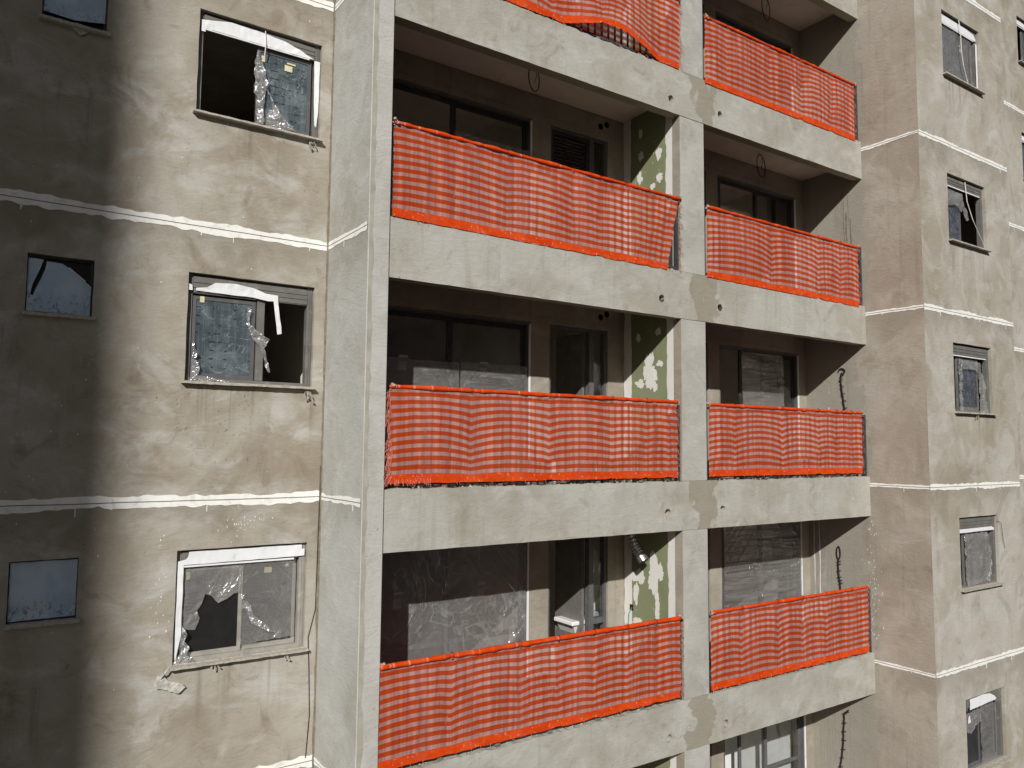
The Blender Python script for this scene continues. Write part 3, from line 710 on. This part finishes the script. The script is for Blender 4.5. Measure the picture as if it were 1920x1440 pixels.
# bottom: both panes filmed, white tape all along box and left jamb
st = dict(panes=[(.055, .505, 'black'), (.49, .94, 'greypane')], sash='alulight', frame='alulight', lip=1, box=.165,
          stick={0: [(.075, .205, .05, .075)], 1: [(.68, .22, .08, .06), (.70, .165, .07, .02), (.85, .185, .035, .05)]},
          tape=[([(.09, .02), (.96, .02), (.965, .06), (.985, .06), (.985, .125), (.055, .135), (.055, .75), (.02, .98), (.015, .90), (.012, .10), (.07, .085), (.085, .06)], .028, .003)])
window(*WX, *wz(0), YL, st, 'window framed in white tape with a torn hole in its left film', 9)
film([(.06, .17), (.49, .17), (.49, .42), (.44, .43), (.38, .47), (.32, .50), (.27, .43), (.22, .41), (.20, .50), (.17, .55), (.19, .62), (.16, .72), (.08, .70), (.06, .64)], *WX, *wz(0), YL+.066, 'filmdense', .010, 10,
     'torn grey film over the top of the left pane of the taped window', jit=.008)
film([(.50, .15), (.92, .15), (.92, .88), (.50, .90)], *WX, *wz(0), YL+.066, 'film', .008, 11, 'taut creased film over the right pane of the taped window')
film([(.485, .43), (.51, .44), (.56, .54), (.61, .66), (.70, .75), (.77, .83), (.68, .79), (.58, .72), (.54, .60), (.505, .58)], *WX, *wz(0), YL+.058, 'filmshiny', .012, 12,
     'shiny tear of film running across the right pane of the taped window', jit=.008)
film([(.06, .66), (.10, .74), (.085, .80), (.12, .86), (.10, .92), (.16, .98), (.19, 1.02), (.04, 1.04), (-.03, 1.07), (.0, .98), (.05, .90)], *WX, *wz(0), YL+.03, 'filmshiny', .018, 13,
     'bunched plastic at the lower left corner of the taped window', jit=.008)
film([(.49, .92), (.53, .94), (.60, 1.01), (.50, 1.0)], *WX, *wz(0), YL+.0, 'filmdense', .01, 14, 'small flap of film lying over the sill of the taped window')
st0 = dict(panes=[(.045, .50, 'bluepane'), (.49, .94, 'bluepane')])
for k in (3, -1): window(*WX, *wz(k), YL, st0, None, 30+k)
# small bathroom windows
for k in range(-1, 4):
    x0, x1, zt, zb = -3.205, -2.64, k*H-.511, k*H-1.085
    bm = NB(); frame_rect(bm, x0+.004, x1-.004, zb+.004, zt-.004, .022, YL+.05, YL+.12)
    wn = link('small_window', bm, 'dark', B)
    link('blind', box(NB(), x0+.02, x1-.02, YL+.085, YL+.09, zb+.02, zt-.02), 'black', wn)
    W, Hh = x1-x0, zt-zb
    if k == 1: poly = [(.02, .07), (.24, .08), (.20, .22), (.10, .50), (.07, .68), (.11, .70), (.17, .52), (.27, .24), (.29, .10), (.52, .11), (.66, .20), (.93, .42), (.97, .46), (.97, .96), (.02, .96)]
    elif k == 2: poly = [(.02, .05), (.97, .05), (.97, .78), (.5, .86), (.02, .84)]
    else: poly = [(.02, .03), (.985, .03), (.985, .96), (.02, .96)]
    link('film_cover', sheet([(x0+u*W, zt-v*Hh) for u, v in poly], 'Y', YL+.045, .002, .004, 1, 40+k, .002, .05), 'milky', wn)
    if k == 1: link('loose_strip', tube(NB(), [(x0+.62*W, YL+.03, zt-.17*Hh), (x0+.88*W, YL+.02, zt-.38*Hh)], .005), 'tape', wn)
    rs = random.Random(k+5); n = 14
    top = [(x0-.02+(W+.045)*i/n, zb+.002+rs.uniform(0, .006)) for i in range(n+1)]; bot = [(x1+.025-(W+.045)*i/n, zb-.026+rs.uniform(-.004, .003)) for i in range(n+1)]
    link('sill', panel(top+bot, [], 'Y', YL-.06, .105), 'sill', wn)
# wing windows
VX = (9.82, 11.14)
def vz(k): return k*H-.512, k*H-1.675
AA = ([(.02, .06), (.95, .06), (.96, .16), (.02, .15)], .034, .0)
V = {
 4: dict(panes=[(.045, .50, 'slatepane'), (.49, .94, 'slatepane')]),
 3: dict(panes=[(.045, .47, 'slatepane'), (.46, .85, 'slatepane')], sash='doorframe', box=.2, stick={1: [(.60, .31, .05, .03), (.62, .36, .10, .07)]},
         tape=[([(.02, .05), (.70, .05), (.90, .07), (.955, .12), (.955, .165), (.02, .165)], .034, .002), ([(.945, .2), (.985, .2), (.985, .97), (.945, .97)], .035, .0)]),
 2: dict(panes=[(.045, .43, 'slatepane')], sash='doorframe', box=.19, stick={}),
 1: dict(panes=[(.18, .74, 'slatepane')], sash='alu', box=.2),
 0: dict(panes=[(.18, .80, 'greypane')], sash='alu', box=.2, tape=[([(.01, .185), (.93, .185), (.93, .22), (.01, .22)], .026, 0)]),
 -1: dict(panes=[(.045, .43, 'dark'), (.42, .86, 'greypane')], sash='doorframe', box=.17, lip=0, tape=[([(.14, .03), (.50, .02), (.66, .04), (.76, .085), (.82, .13), (.80, .15), (.14, .17)], .03, .004), ([(.10, .26), (.13, .24), (.15, .34), (.08, .34)], .03, .002)]),
 -2: dict(panes=[(.045, .50, 'slatepane'), (.49, .94, 'slatepane')])}
VL = {3: 'wing window with white taped box and a cord hanging down', 2: 'wing window half open with a cord slanting across it', 1: 'wing window with a narrow blue pane and torn film',
      0: 'wing window with a torn grey film and a white strip under its box', -1: 'wing window with a curved white sheet over its box'}
for k, st in V.items(): window(*VX, *vz(k), YW, st, VL.get(k), 50+k)
film([(.18, .22), (.72, .24), (.86, .60), (.88, .80), (.93, .97), (.72, .99), (.70, .4), (.62, .36), (.28, .36), (.25, .6), (.26, .98), (.18, .98)], *VX, *vz(1), YW+.05, 'filmdense', .02, 20, 'torn film curling round the narrow pane of a wing window', jit=.01)
film([(.18, .24), (.78, .24), (.86, .5), (.88, .72), (.80, .95), (.30, .97), (.20, .98)], *VX, *vz(0), YW+.055, 'filmdense', .02, 21, 'crumpled film draped over the pane under the white strip', jit=.01)
film([(.05, .22), (.44, .2), (.44, .38), (.3, .42), (.18, .5), (.05, .46)], *VX, *vz(-1), YW+.055, 'filmdense', .01, 22, 'torn film on the left pane of the lowest wing window')
film([(.43, .18), (.84, .2), (.84, .97), (.43, .98)], *VX, *vz(-1), YW+.06, 'film', .012, 23, 'creased film over the right pane of the lowest wing window')
film([(.05, .22), (.42, .22), (.50, .40), (.55, .50), (.60, .58), (.50, .62), (.46, .5), (.42, .42), (.42, .50), (.28, .42), (.05, .46)], *VX, *vz(2), YW+.05, 'filmdense', .015, 24, 'torn film flapping from the sash of the half open wing window', jit=.01)
film([(.05, .20), (.85, .20), (.85, .97), (.05, .97)], *VX, *vz(3), YW+.058, 'film', .008, 25, 'creased film over the top wing window')
for k in range(-1, 5):
    window(16.68, 18.0, *wz(k), YF, dict(panes=[(.30, .62, 'slatepane'), (.60, .92, 'slatepane')] if k != 3 else [(.045, .5, 'slatepane'), (.48, .92, 'slatepane')], box=.2, tape=[AA] if k in (4, 3, 2) else []), None, 60+k)
def cordthing(pts, r, mat, label, name='cord', cat='cord', group=None):
    o = link(name, tube(NB(), pts, r, 6), mat); return tag(o, label, cat, group)
cordthing([(10.42, YW+.0, 8.2-.02), (10.43, YW-.02, 8.0), (10.44, YW-.02, 7.6), (10.50, YW-.02, 7.35), (10.62, YW-.01, 7.15), (10.68, YW-.01, 7.03)], .007, 'whitecord', 'thin white cord hanging down the front of the top wing window')
cordthing([(10.45, YW+.01, 5.25), (10.46, YW-.01, 4.9), (10.62, YW-.02, 4.6), (11.02, YW-.02, 4.18)], .007, 'whitecord', 'thin pale cord slanting across the half open wing window')
cordthing([(11.12, YW-.01, -.62), (11.2, YW-.03, -.66), (11.27, YW-.02, -.95), (11.33, YW-.02, -1.1)], .004, 'cable', 'thin wire sticking out from the corner of a wing window', 'wire', 'wire')
cordthing([(-1.05, YL+.02, 5.27), (-1.045, YL-.0, 5.10), (-1.05, YL+.02, 4.98)], .006, 'whitecord', 'short white cord tied round the taped box of the top window')

# ------------------------------------------------------------ safety nets on their railings
def net(k, x0, x1, zt, zb, seed, label, ties, lift=None, tilt=(0, 0), pinch=None, fray_left=False, cusp=.035, y0=-.012, xr_bot=0.0, roll=.030):
    rs = random.Random(seed)
    W, Hn = x1-x0, zt-zb
    nu, nv = int(W/.022), 54
    cusps = [x0] + sorted(ties) + [x1]
    root = empty('safety_net', ((x0+x1)/2, y0, k*H+zb), label, 'safety net', 'striped safety nets tied along the balcony railings')
    bm = NB(); uvl = bm.loops.layers.uv.new('UVMap'); grid = []; uvd = {}
    def shape(x, v):
        # sag between ties
        for a, b in zip(cusps, cusps[1:]):
            if a <= x <= b:
                t = (x-a)/(b-a); arch = math.sin(math.pi*t)**.65*min(1, (b-a)/.8); break
        else: arch = 0
        mid = math.sin(math.pi*min(1, max(0, v)))
        dz = 2.3*cusp*(arch-.5)*mid*(.6+.8*noise.noise(Vector((x*.4, seed, 0))))
        dz += .022*noise.noise(Vector((x*1.1, v*.8, seed)))*mid + .004*noise.noise(Vector((x*8, v*3, seed)))
        fold = .019*noise.noise(Vector((x*2.3, v*.7, seed+9)))+.007*noise.noise(Vector((x*8.0+v*.8, v*1.2, seed+3)))
        dy = -.014*arch*mid + fold*(.25+.75*mid)
        return dz, dy
    for i in range(nu+1):
        col = []
        for j in range(nv+1):
            u, v = i/nu, j/nv; x = x0+W*u
            dz, dy = shape(x, v)
            zl = zb+(lift(x) if lift else 0); yl = 0
            if lift: yl = -lift(x)*.55
            z = zl+(zt-zl)*v+dz
            z += (tilt[0]*(1-u)+tilt[1]*u)
            if j < 8: z += (1-j/8)*(.006*noise.noise(Vector((x*7, seed, 1)))+.35*cusp*(.6-shape(x, .5)[0]*0-min([1.0]+[abs(x-c)/.10 for c in ties if c > x0+.45*W])))*(-1 if False else 1)
            xx = x + xr_bot*(1-v)*max(0, (u-.8)/.2)**1.5 + .008*noise.noise(Vector((z*5, seed, u)))
            if i == 0: xx += rs.uniform(-.006, .006)
            if i == nu: xx += rs.uniform(-.010, .006)+.02*noise.noise(Vector((z*6, seed, 2)))
            y = y0+dy+yl*(1-v)
            # rolled top hem
            if v > .955: y -= .016*math.sin((v-.955)/.045*math.pi)
            vt = bm.verts.new((xx, y, k*H+z)); uvd[vt] = (x, v); col.append(vt)
        grid.append(col)
    for i in range(nu):
        for j in range(nv):
            f = bm.faces.new((grid[i][j], grid[i+1][j], grid[i+1][j+1], grid[i][j+1]))
            f.smooth = True
            for lp in f.loops: lp[uvl].uv = uvd[lp.vert]
    link('net_cloth', bm, 'net', root)
    if lift:   # the inner layer of cloth behind the balusters, seen under the lifted hem
        bm = NB(); uvl = bm.loops.layers.uv.new('UVMap'); m_ = int(W/.05); pr_ = None
        for i in range(m_+1):
            x = x0+W*i/m_; yy = .088+.006*math.sin(x*23)
            a_ = bm.verts.new((x, yy, k*H+.142)); b_ = bm.verts.new((x, yy, k*H+.142+.42))
            if pr_:
                f = bm.faces.new((pr_[0], a_, b_, pr_[1])); f.smooth = True
                for lp in f.loops: lp[uvl].uv = (lp.vert.co.x, (lp.vert.co.z-k*H-.10)/1.03)
            pr_ = (a_, b_)
        link('inner_cloth', bm, 'net', root)
    # rolled hem along the top rail: a lumpy sleeve
    bm = NB(); uvl = bm.loops.layers.uv.new('UVMap'); pts = []
    n = int(W/.03)
    for i in range(n+1):
        u = i/n; x = x0+W*u
        pts.append((x, y0-.006+.006*noise.noise(Vector((x*3, seed, 4))), k*H+zt-roll*.75+(tilt[0]*(1-u)+tilt[1]*u)+.006*noise.noise(Vector((x*2.2, seed, 7)))))
    tube(bm, pts, lambda t: roll*(.80+.45*noise.noise(Vector((t*W*2.6, seed, 8)))+.3*noise.noise(Vector((t*W*9, seed, 3)))-.35*max([math.exp(-((x0+t*W-c)/.02)**2) for c in ties] or [0])), 9)
    for f in bm.faces:
        f.smooth = True
        for lp in f.loops: lp[uvl].uv = (lp.vert.co.x, .985)
    link('rolled_hem', bm, 'net', root)
    for c in ties:
        u = (c-x0)/W; zc = k*H+zt-roll*.75+(tilt[0]*(1-u)+tilt[1]*u)
        link('cable_tie', tube(NB(), [(c+.004*math.sin(a), y0-.006+roll*1.02*math.cos(a)+0, zc+roll*1.02*math.sin(a)) for a in [i*math.pi/6 for i in range(13)]], .0035, 4), 'cable', root)
    # frayed edge
    def fray(x, side, n, zr, L, bmm):
        for _ in range(n):
            z = k*H+rs.uniform(*zr); ln = rs.uniform(.3, 1)*L; p = Vector((x+rs.uniform(-.01, .01), y0-.004, z)); q = [p.copy()]
            dx = side*rs.uniform(.0, .02)
            for s in range(4):
                p = p+Vector((dx+rs.uniform(-.008, .008), rs.uniform(-.008, .006), -ln/4)); q.append(p.copy())
            tube(bmm, q, .0022, 3)
    bm = NB()
    if fray_left:
        fray(x0, -1, 80, (zb+.05, zt-.05), .15, bm); fray(x0+.03, -1, 40, (zb+.02, zb+.5), .14, bm)
        for _ in range(50): 
            xx = rs.uniform(x0+.05, x0+.5); fray(xx, 0, 1, (zb+.01, zb+.05), .06, bm)
    fray(x1, 1, 45, (zb+.02, zt-.05), .06, bm)
    for _ in range(26): fray(rs.uniform(x0, x1), 0, 1, (zb, zb+.015), .04, bm)
    tag(link('fringe', bm, 'fringe', root), kind='stuff')
    # lumps of mortar and wire at the top corners
    for xx in (x0+.02, x1):
        bm = NB()
        for _ in range(5):
            bmesh.ops.create_icosphere(bm, subdivisions=1, radius=rs.uniform(.010, .022), matrix=Matrix.Translation((xx+rs.uniform(-.03, .03), y0-.01+rs.uniform(-.02, .02), k*H+zt-.02+rs.uniform(-.03, .03)+(tilt[0] if xx < x0+.1 else tilt[1]))))
        tube(bm, [(xx-.02, y0, k*H+zt-.06), (xx+.01, y0-.02, k*H+zt-.02), (xx, y0, k*H+zt+.01)], .012, 6)
        link('corner_knot', bm, 'greyfringe', root)
def ties_at(x0, x1, lo, hi, seed):
    rs = random.Random(seed); x = x0+rs.uniform(.2, .5); out = []
    while x < x1-.12: out.append(x); x += rs.uniform(lo, hi)
    return out
net(2, .03, 4.425, 1.18, .15, 1, 'top wide striped net cut by the photo edge, its hem lifted off the beam', ties_at(.03, 4.4, .7, 1.0, 1), lift=lambda x: .17*max(0, math.sin(math.pi*min(1, max(0, (x-2.3)/1.75))))**1.3, cusp=.05)
net(2, 4.955, 8.74, 1.135, .12, 2, 'top net of the narrower balconies, between the column and the wing', ties_at(4.95, 8.7, .8, 1.0, 2), cusp=.05, tilt=(-.02, .0))
net(1, .03, 4.40, 1.20, .145, 3, 'wide net with its lower right corner pulled back from the post', [1.5, 2.5, 2.95, 3.4, 3.82, 4.2], cusp=.028, tilt=(.0, -.02), xr_bot=-.24)
net(1, 4.955, 8.74, 1.17, .135, 4, 'narrow balcony net sagging in a curve from its left corner, second row', [6.4, 7.6, 8.2], cusp=.06, tilt=(0, -.02))
net(0, .05, 4.33, 1.235, .195, 5, 'wide net with a long frayed left edge, third row', [1.05, 2.15, 3.15, 3.75, 4.15], cusp=.034, fray_left=True)
net(0, 4.955, 8.72, 1.225, .20, 6, 'narrow balcony net hung level with the wide frayed one', [5.5, 6.6, 7.5, 8.0, 8.4], cusp=.04)
net(-1, .0, 4.36, 1.255, .205, 7, 'lowest wide net with a thick lumpy rolled hem along its top', [.85, 1.75, 2.3, 2.85, 3.4, 3.9], cusp=.036, roll=.036)
net(-1, 4.955, 8.76, 1.25, .185, 8, 'lowest net of the narrower balconies, beneath the plastic-wrapped doors', [5.6, 6.4, 7.0, 7.6, 8.3], cusp=.045)

proto = None
def railing(k, x0, x1):
    bm = NB(); zr = k*H+1.14
    box(bm, x0, x1, .035, .075, zr, zr+.035)
    r = link('railing', bm, 'rail', B)
    link('bottom_rail', box(NB(), x0, x1, .04, .07, k*H+.175, k*H+.205), 'rail', r)
    for x in (x0, x1-.035): link('post', box(NB(), x, x+.035, .034, .076, k*H+.139, zr), 'rail', r)
    n = int((x1-x0)/.115)
    first = None
    for i in range(1, n):
        x = x0+(x1-x0)*i/n
        if first is None:
            first = link('baluster', box(NB(), -.012, .012, .046, .064, .205, 1.14), 'rail', r)
            o = first; base = first.location.copy()
        else:
            o = first.copy(); COL.objects.link(o); o.parent = r
        o.location = base+Vector((x, 0, k*H))
    for i in range(1, 6):
        x = x0+(x1-x0)*i/6
        link('foot_bracket', box(NB(), x-.03, x+.03, .02, .08, k*H+.139, k*H+.174, .004), 'alu', r)
for k in range(-1, 3):
    railing(k, .012, XM0-.012); railing(k, XM1+.012, XR-.02)

# ------------------------------------------------------------ plastic over the balcony doors
def doorfilm(x0, x1, z0, z1, mat, label, seed, y=YB-.008, cr=.012):
    o = link('plastic_film', sheet([(x0, z0), (x1, z0), (x1, z1), (x0, z1)], 'Y', y, .0015, cr, 2, seed, .008, .12), mat); return tag(o, label, 'plastic film')
doorfilm(.16, 2.66, -2.85, -.62, 'film', 'clear plastic taped over the whole glazed door above the lowest wide net', 31)
doorfilm(.16, 1.58, .03, 1.66, 'filmlong', 'plastic over the lower left leaf of the glazed door with the sunlit top fold', 32)
doorfilm(1.60, 2.66, .03, 1.68, 'filmlong', 'plastic over the lower right leaf of the middle wide glazed door', 33)
doorfilm(1.45, 2.70, 2.95, 4.72, 'filmlong', 'faint plastic over the right leaf of the upper wide glazed door', 34)
doorfilm(7.14, 8.25, .03, 2.24, 'filmlong', 'plastic sheet on the glazed leaf beside the dark open doorway', 35)
doorfilm(8.24, 8.66, .03, 1.15, 'filmdense', 'small crumpled plastic sheet low beside the glazed leaf', 36)
doorfilm(6.62, 8.66, -2.85, -.64, 'filmlong', 'shiny stretched plastic over the doors above the lowest narrow net', 37)
tag(link('white_board', box(NB(), 6.75, 8.9, 1.62, 1.65, -5.78, -3.7), 'board'), 'large pale board standing behind the glazed door at the bottom edge', 'board')

# ------------------------------------------------------------ cables, duct, sink, scraps
def loop(c, rx, rz, name_label, tilt=.3, r=.008):
    pts = [(c[0]+rx*math.cos(a)*math.cos(tilt), c[1]+rx*math.cos(a)*math.sin(tilt), c[2]-rz+rz*math.sin(a)) for a in [math.pi*(.5+2*i/28*.93) for i in range(29)]]
    o = link('cable_loop', tube(NB(), pts, r, 6), 'cable'); tag(o, name_label, 'cable loop', 'cable loops hanging from the balcony ceilings')
    bm = NB(); tube(bm, [(c[0]+.02, c[1], c[2]), (c[0]+.05, c[1]+.01, c[2]-.12), (c[0]+.01, c[1], c[2]-.22)], .005, 5); link('wire_end', bm, 'cable', o)
loop((2.27, .52, 5.578), .115, .17, 'black cable loop hanging from the ceiling over the upper wide net')
loop((7.25, .80, 5.578), .19, .19, 'black cable loop hanging from the ceiling of the upper narrow balcony', r=.008)
loop((7.45, .80, 8.478), .19, .22, 'black cable loop hanging at the top edge of the photo', r=.008)
def wallcable(pts, label, seed):
    rs = random.Random(seed); X_ = XR-.022; P = []
    for (y, z), (y2, z2) in zip(pts, pts[1:]):
        for i in range(8): t = i/8; P.append((X_+rs.uniform(-.006, .006), y+(y2-y)*t+rs.uniform(-.004, .004), z+(z2-z)*t))
    P.append((X_, *pts[-1])); o = link('wall_cable', tube(NB(), P, .012, 6), 'cable'); tag(o, label, 'cable')
    bm = NB()
    for i in range(4, len(P)-1, 4): a = Vector(P[i]); tube(bm, [a+Vector((0, -.05, .012)), a+Vector((-.012, 0, 0)), a+Vector((0, .035, -.012))], .006, 4)
    link('tie_wire', bm, 'cable', o)
wallcable([(.46, 1.93), (.48, 1.80), (.45, 1.55), (.42, 1.30), (.42, .9)], 'black cable clipped down the sunlit side wall by the middle floor', 1)
bm = NB(); link('conduit_ring', tube(bm, [(XR-.02, .46+.06*math.cos(a), 1.95+.05*math.sin(a)) for a in [i*math.pi/8 for i in range(13)]], .012, 6), 'cable'); tag(bpy.data.objects['conduit_ring'], 'black ring of conduit above the clipped cable on the side wall', 'conduit')
wallcable([(.60, -1.30), (.61, -1.40), (.60, -1.62), (.58, -1.72), (.56, -1.95), (.56, -2.2)], 'black knotted cable on the side wall above the lowest net', 2)
o = link('cable_loop', tube(NB(), [(XR-.02, .60+.035*math.sin(a), -1.20+.11*math.cos(a)) for a in [i*math.pi/10 for i in range(21)]], .009, 6), 'cable'); tag(o, 'small black wire loop on the side wall above the knotted cable', 'cable loop')
wallcable([(.48, -3.82), (.56, -3.90), (.58, -4.20), (.60, -4.5), (.66, -4.8), (.62, -5.2)], 'long black cable with clips on the side wall at the bottom edge', 3)
# flexible duct hanging out of the back corner
bm = NB(); P = [Vector((4.20, .85, -.40)), Vector((4.18, .80, -.55)), Vector((4.20, .68, -.80)), Vector((4.24, .57, -.96))]
pp = []
for i in range(61):
    t = i/60*(len(P)-1); a = int(min(t, len(P)-1.001)); pp.append(P[a].lerp(P[a+1], t-a))
tube(bm, pp, lambda t: .068+.007*math.sin(t*60*1.57), 18, False)
du = link('flexible_duct', bm, 'metal', None, True); tag(du, 'silver corrugated duct hanging out over the green board', 'duct')
link('collar', tube(NB(), [pp[-9], pp[-1]+Vector((.004, -.02, -.03))], .078, 18, False), 'metal', du)
link('liner', tube(NB(), [pp[-9], pp[-3]], .064, 18, True), 'black', du)
# duct holes in the back wall of the upper floor
for k in (1, 0):
    for x, z in ((3.98, k*H+2.50), (4.10, k*H+2.555)):
        link('pipe_hole', tube(NB(), [(x, YB-.012, z), (x, YB+.06, z)], .048, 16), 'black', B)
# wall-hung basin behind the service door
sk = empty('basin', (3.8, 1.6, -1.95), 'white ceramic basin seen through the service door above the lowest wide net', 'basin')
bm = NB(); box(bm, 3.62, 4.42, 1.36, 1.80, -1.965, -1.905, .012); link('rim', bm, 'ceramic', sk)
bm = NB(); vs_ = []
for z, i_ in ((-1.962, .04), (-2.10, .12)): vs_.append([bm.verts.new(c) for c in ((3.62+i_, 1.36+i_*.7, z), (4.42-i_, 1.36+i_*.7, z), (4.42-i_, 1.80, z), (3.62+i_, 1.80, z))])
for i in range(4): bm.faces.new((vs_[0][i], vs_[0][(i+1) % 4], vs_[1][(i+1) % 4], vs_[1][i]))
bm.faces.new(vs_[1]); link('bowl', bm, 'ceramic', sk)
bm = NB(); box(bm, 3.98, 4.42, 1.80, 1.815, -1.90, -1.55); link('splashback', bm, 'ceramic', sk)
link('tap', tube(NB(), [(4.02, 1.72, -1.90), (4.02, 1.72, -1.62), (4.01, 1.66, -1.56), (4.0, 1.60, -1.59)], .012, 8), 'metal', sk)
# green lead from the socket
cordthing([(XM0-.008, 1.0, -1.72), (XM0-.03, 1.04, -1.80), (XM0-.02, 1.06, -1.95), (XM0-.02, 1.05, -2.4)], .006, simple('green_lead', (.10, .30, .24), .5), 'thin green lead hanging from the socket on the green board', 'lead', 'cable')
# thin wire in the left corner
cordthing([(XC-.02, YL-.012, .35), (XC-.03, YL-.012, -.6), (XC-.035, YL-.01, -1.25), (XC-.11, YL-.012, -1.55), (XC-.09, YL-.012, -1.9), (XC-.07, YL-.012, -2.4), (XC-.10, YL-.012, -2.85)], .004, 'cable', 'thin slack wire running down the corner beside the pier', 'wire', 'wire')
# scraps hanging under the sills
bm = NB(); rs = random.Random(3)
def scrap(x, z, n, L, label, mat='greyfringe', y=YL-.03):
    bm = NB()
    for _ in range(n):
        a = Vector((x+rs.uniform(-.03, .03), y, z)); b = a+Vector((rs.uniform(-.02, .05), rs.uniform(-.02, .0), -L*rs.uniform(.4, .8))); c = b+Vector((rs.uniform(-.03, .05), .0, -L*rs.uniform(.2, .5)))
        tube(bm, [a, b, c], lambda t: .004+.005*t, 5)
    o = link('hanging_scrap', bm, mat); tag(o, label, 'scrap')
scrap(-.455, 1.235, 9, .14, 'tuft of dried debris dangling under the sill of the middle window')
scrap(-.52, 4.13, 5, .10, 'grey scrap dangling under the sill of the open top window', 'back')
scrap(-1.35, -1.68, 3, .06, 'little wire hook under the middle of the taped window sill', 'sill')
scrap(-.60, -1.69, 3, .08, 'little wire hook under the right end of the taped window sill', 'sill')
scrap(10.5, YW and 1.23, 4, .10, 'bits of wire dangling under a wing window sill', 'crack', YW-.03)
o = link('paper_scrap', sheet([(-1.90, -1.72), (-1.86, -1.70), (-1.80, -1.79), (-1.66, -1.84), (-1.63, -1.88), (-1.70, -1.93), (-1.84, -1.87), (-1.915, -1.85), (-1.93, -1.80)], 'Y', YL-.02, .004, .012, 2, 5, .004, .03), 'paper'); tag(o, 'crumpled printed paper hanging off the corner of the taped window', 'paper')
link('strip', tube(NB(), [(-1.80, YL-.06, -1.655), (-1.84, YL-.07, -1.70), (-1.87, YL-.03, -1.76)], .009, 5), 'paper', o)
o = link('paper_scrap', sheet([(-2.98, 4.72), (-2.90, 4.74), (-2.80, 4.72), (-2.82, 4.66), (-2.87, 4.62), (-2.93, 4.66)], 'Y', YL-.02, .004, .012, 2, 6, .004, .03), 'paper'); tag(o, 'crumpled rag of paper below the small window at the top', 'paper')
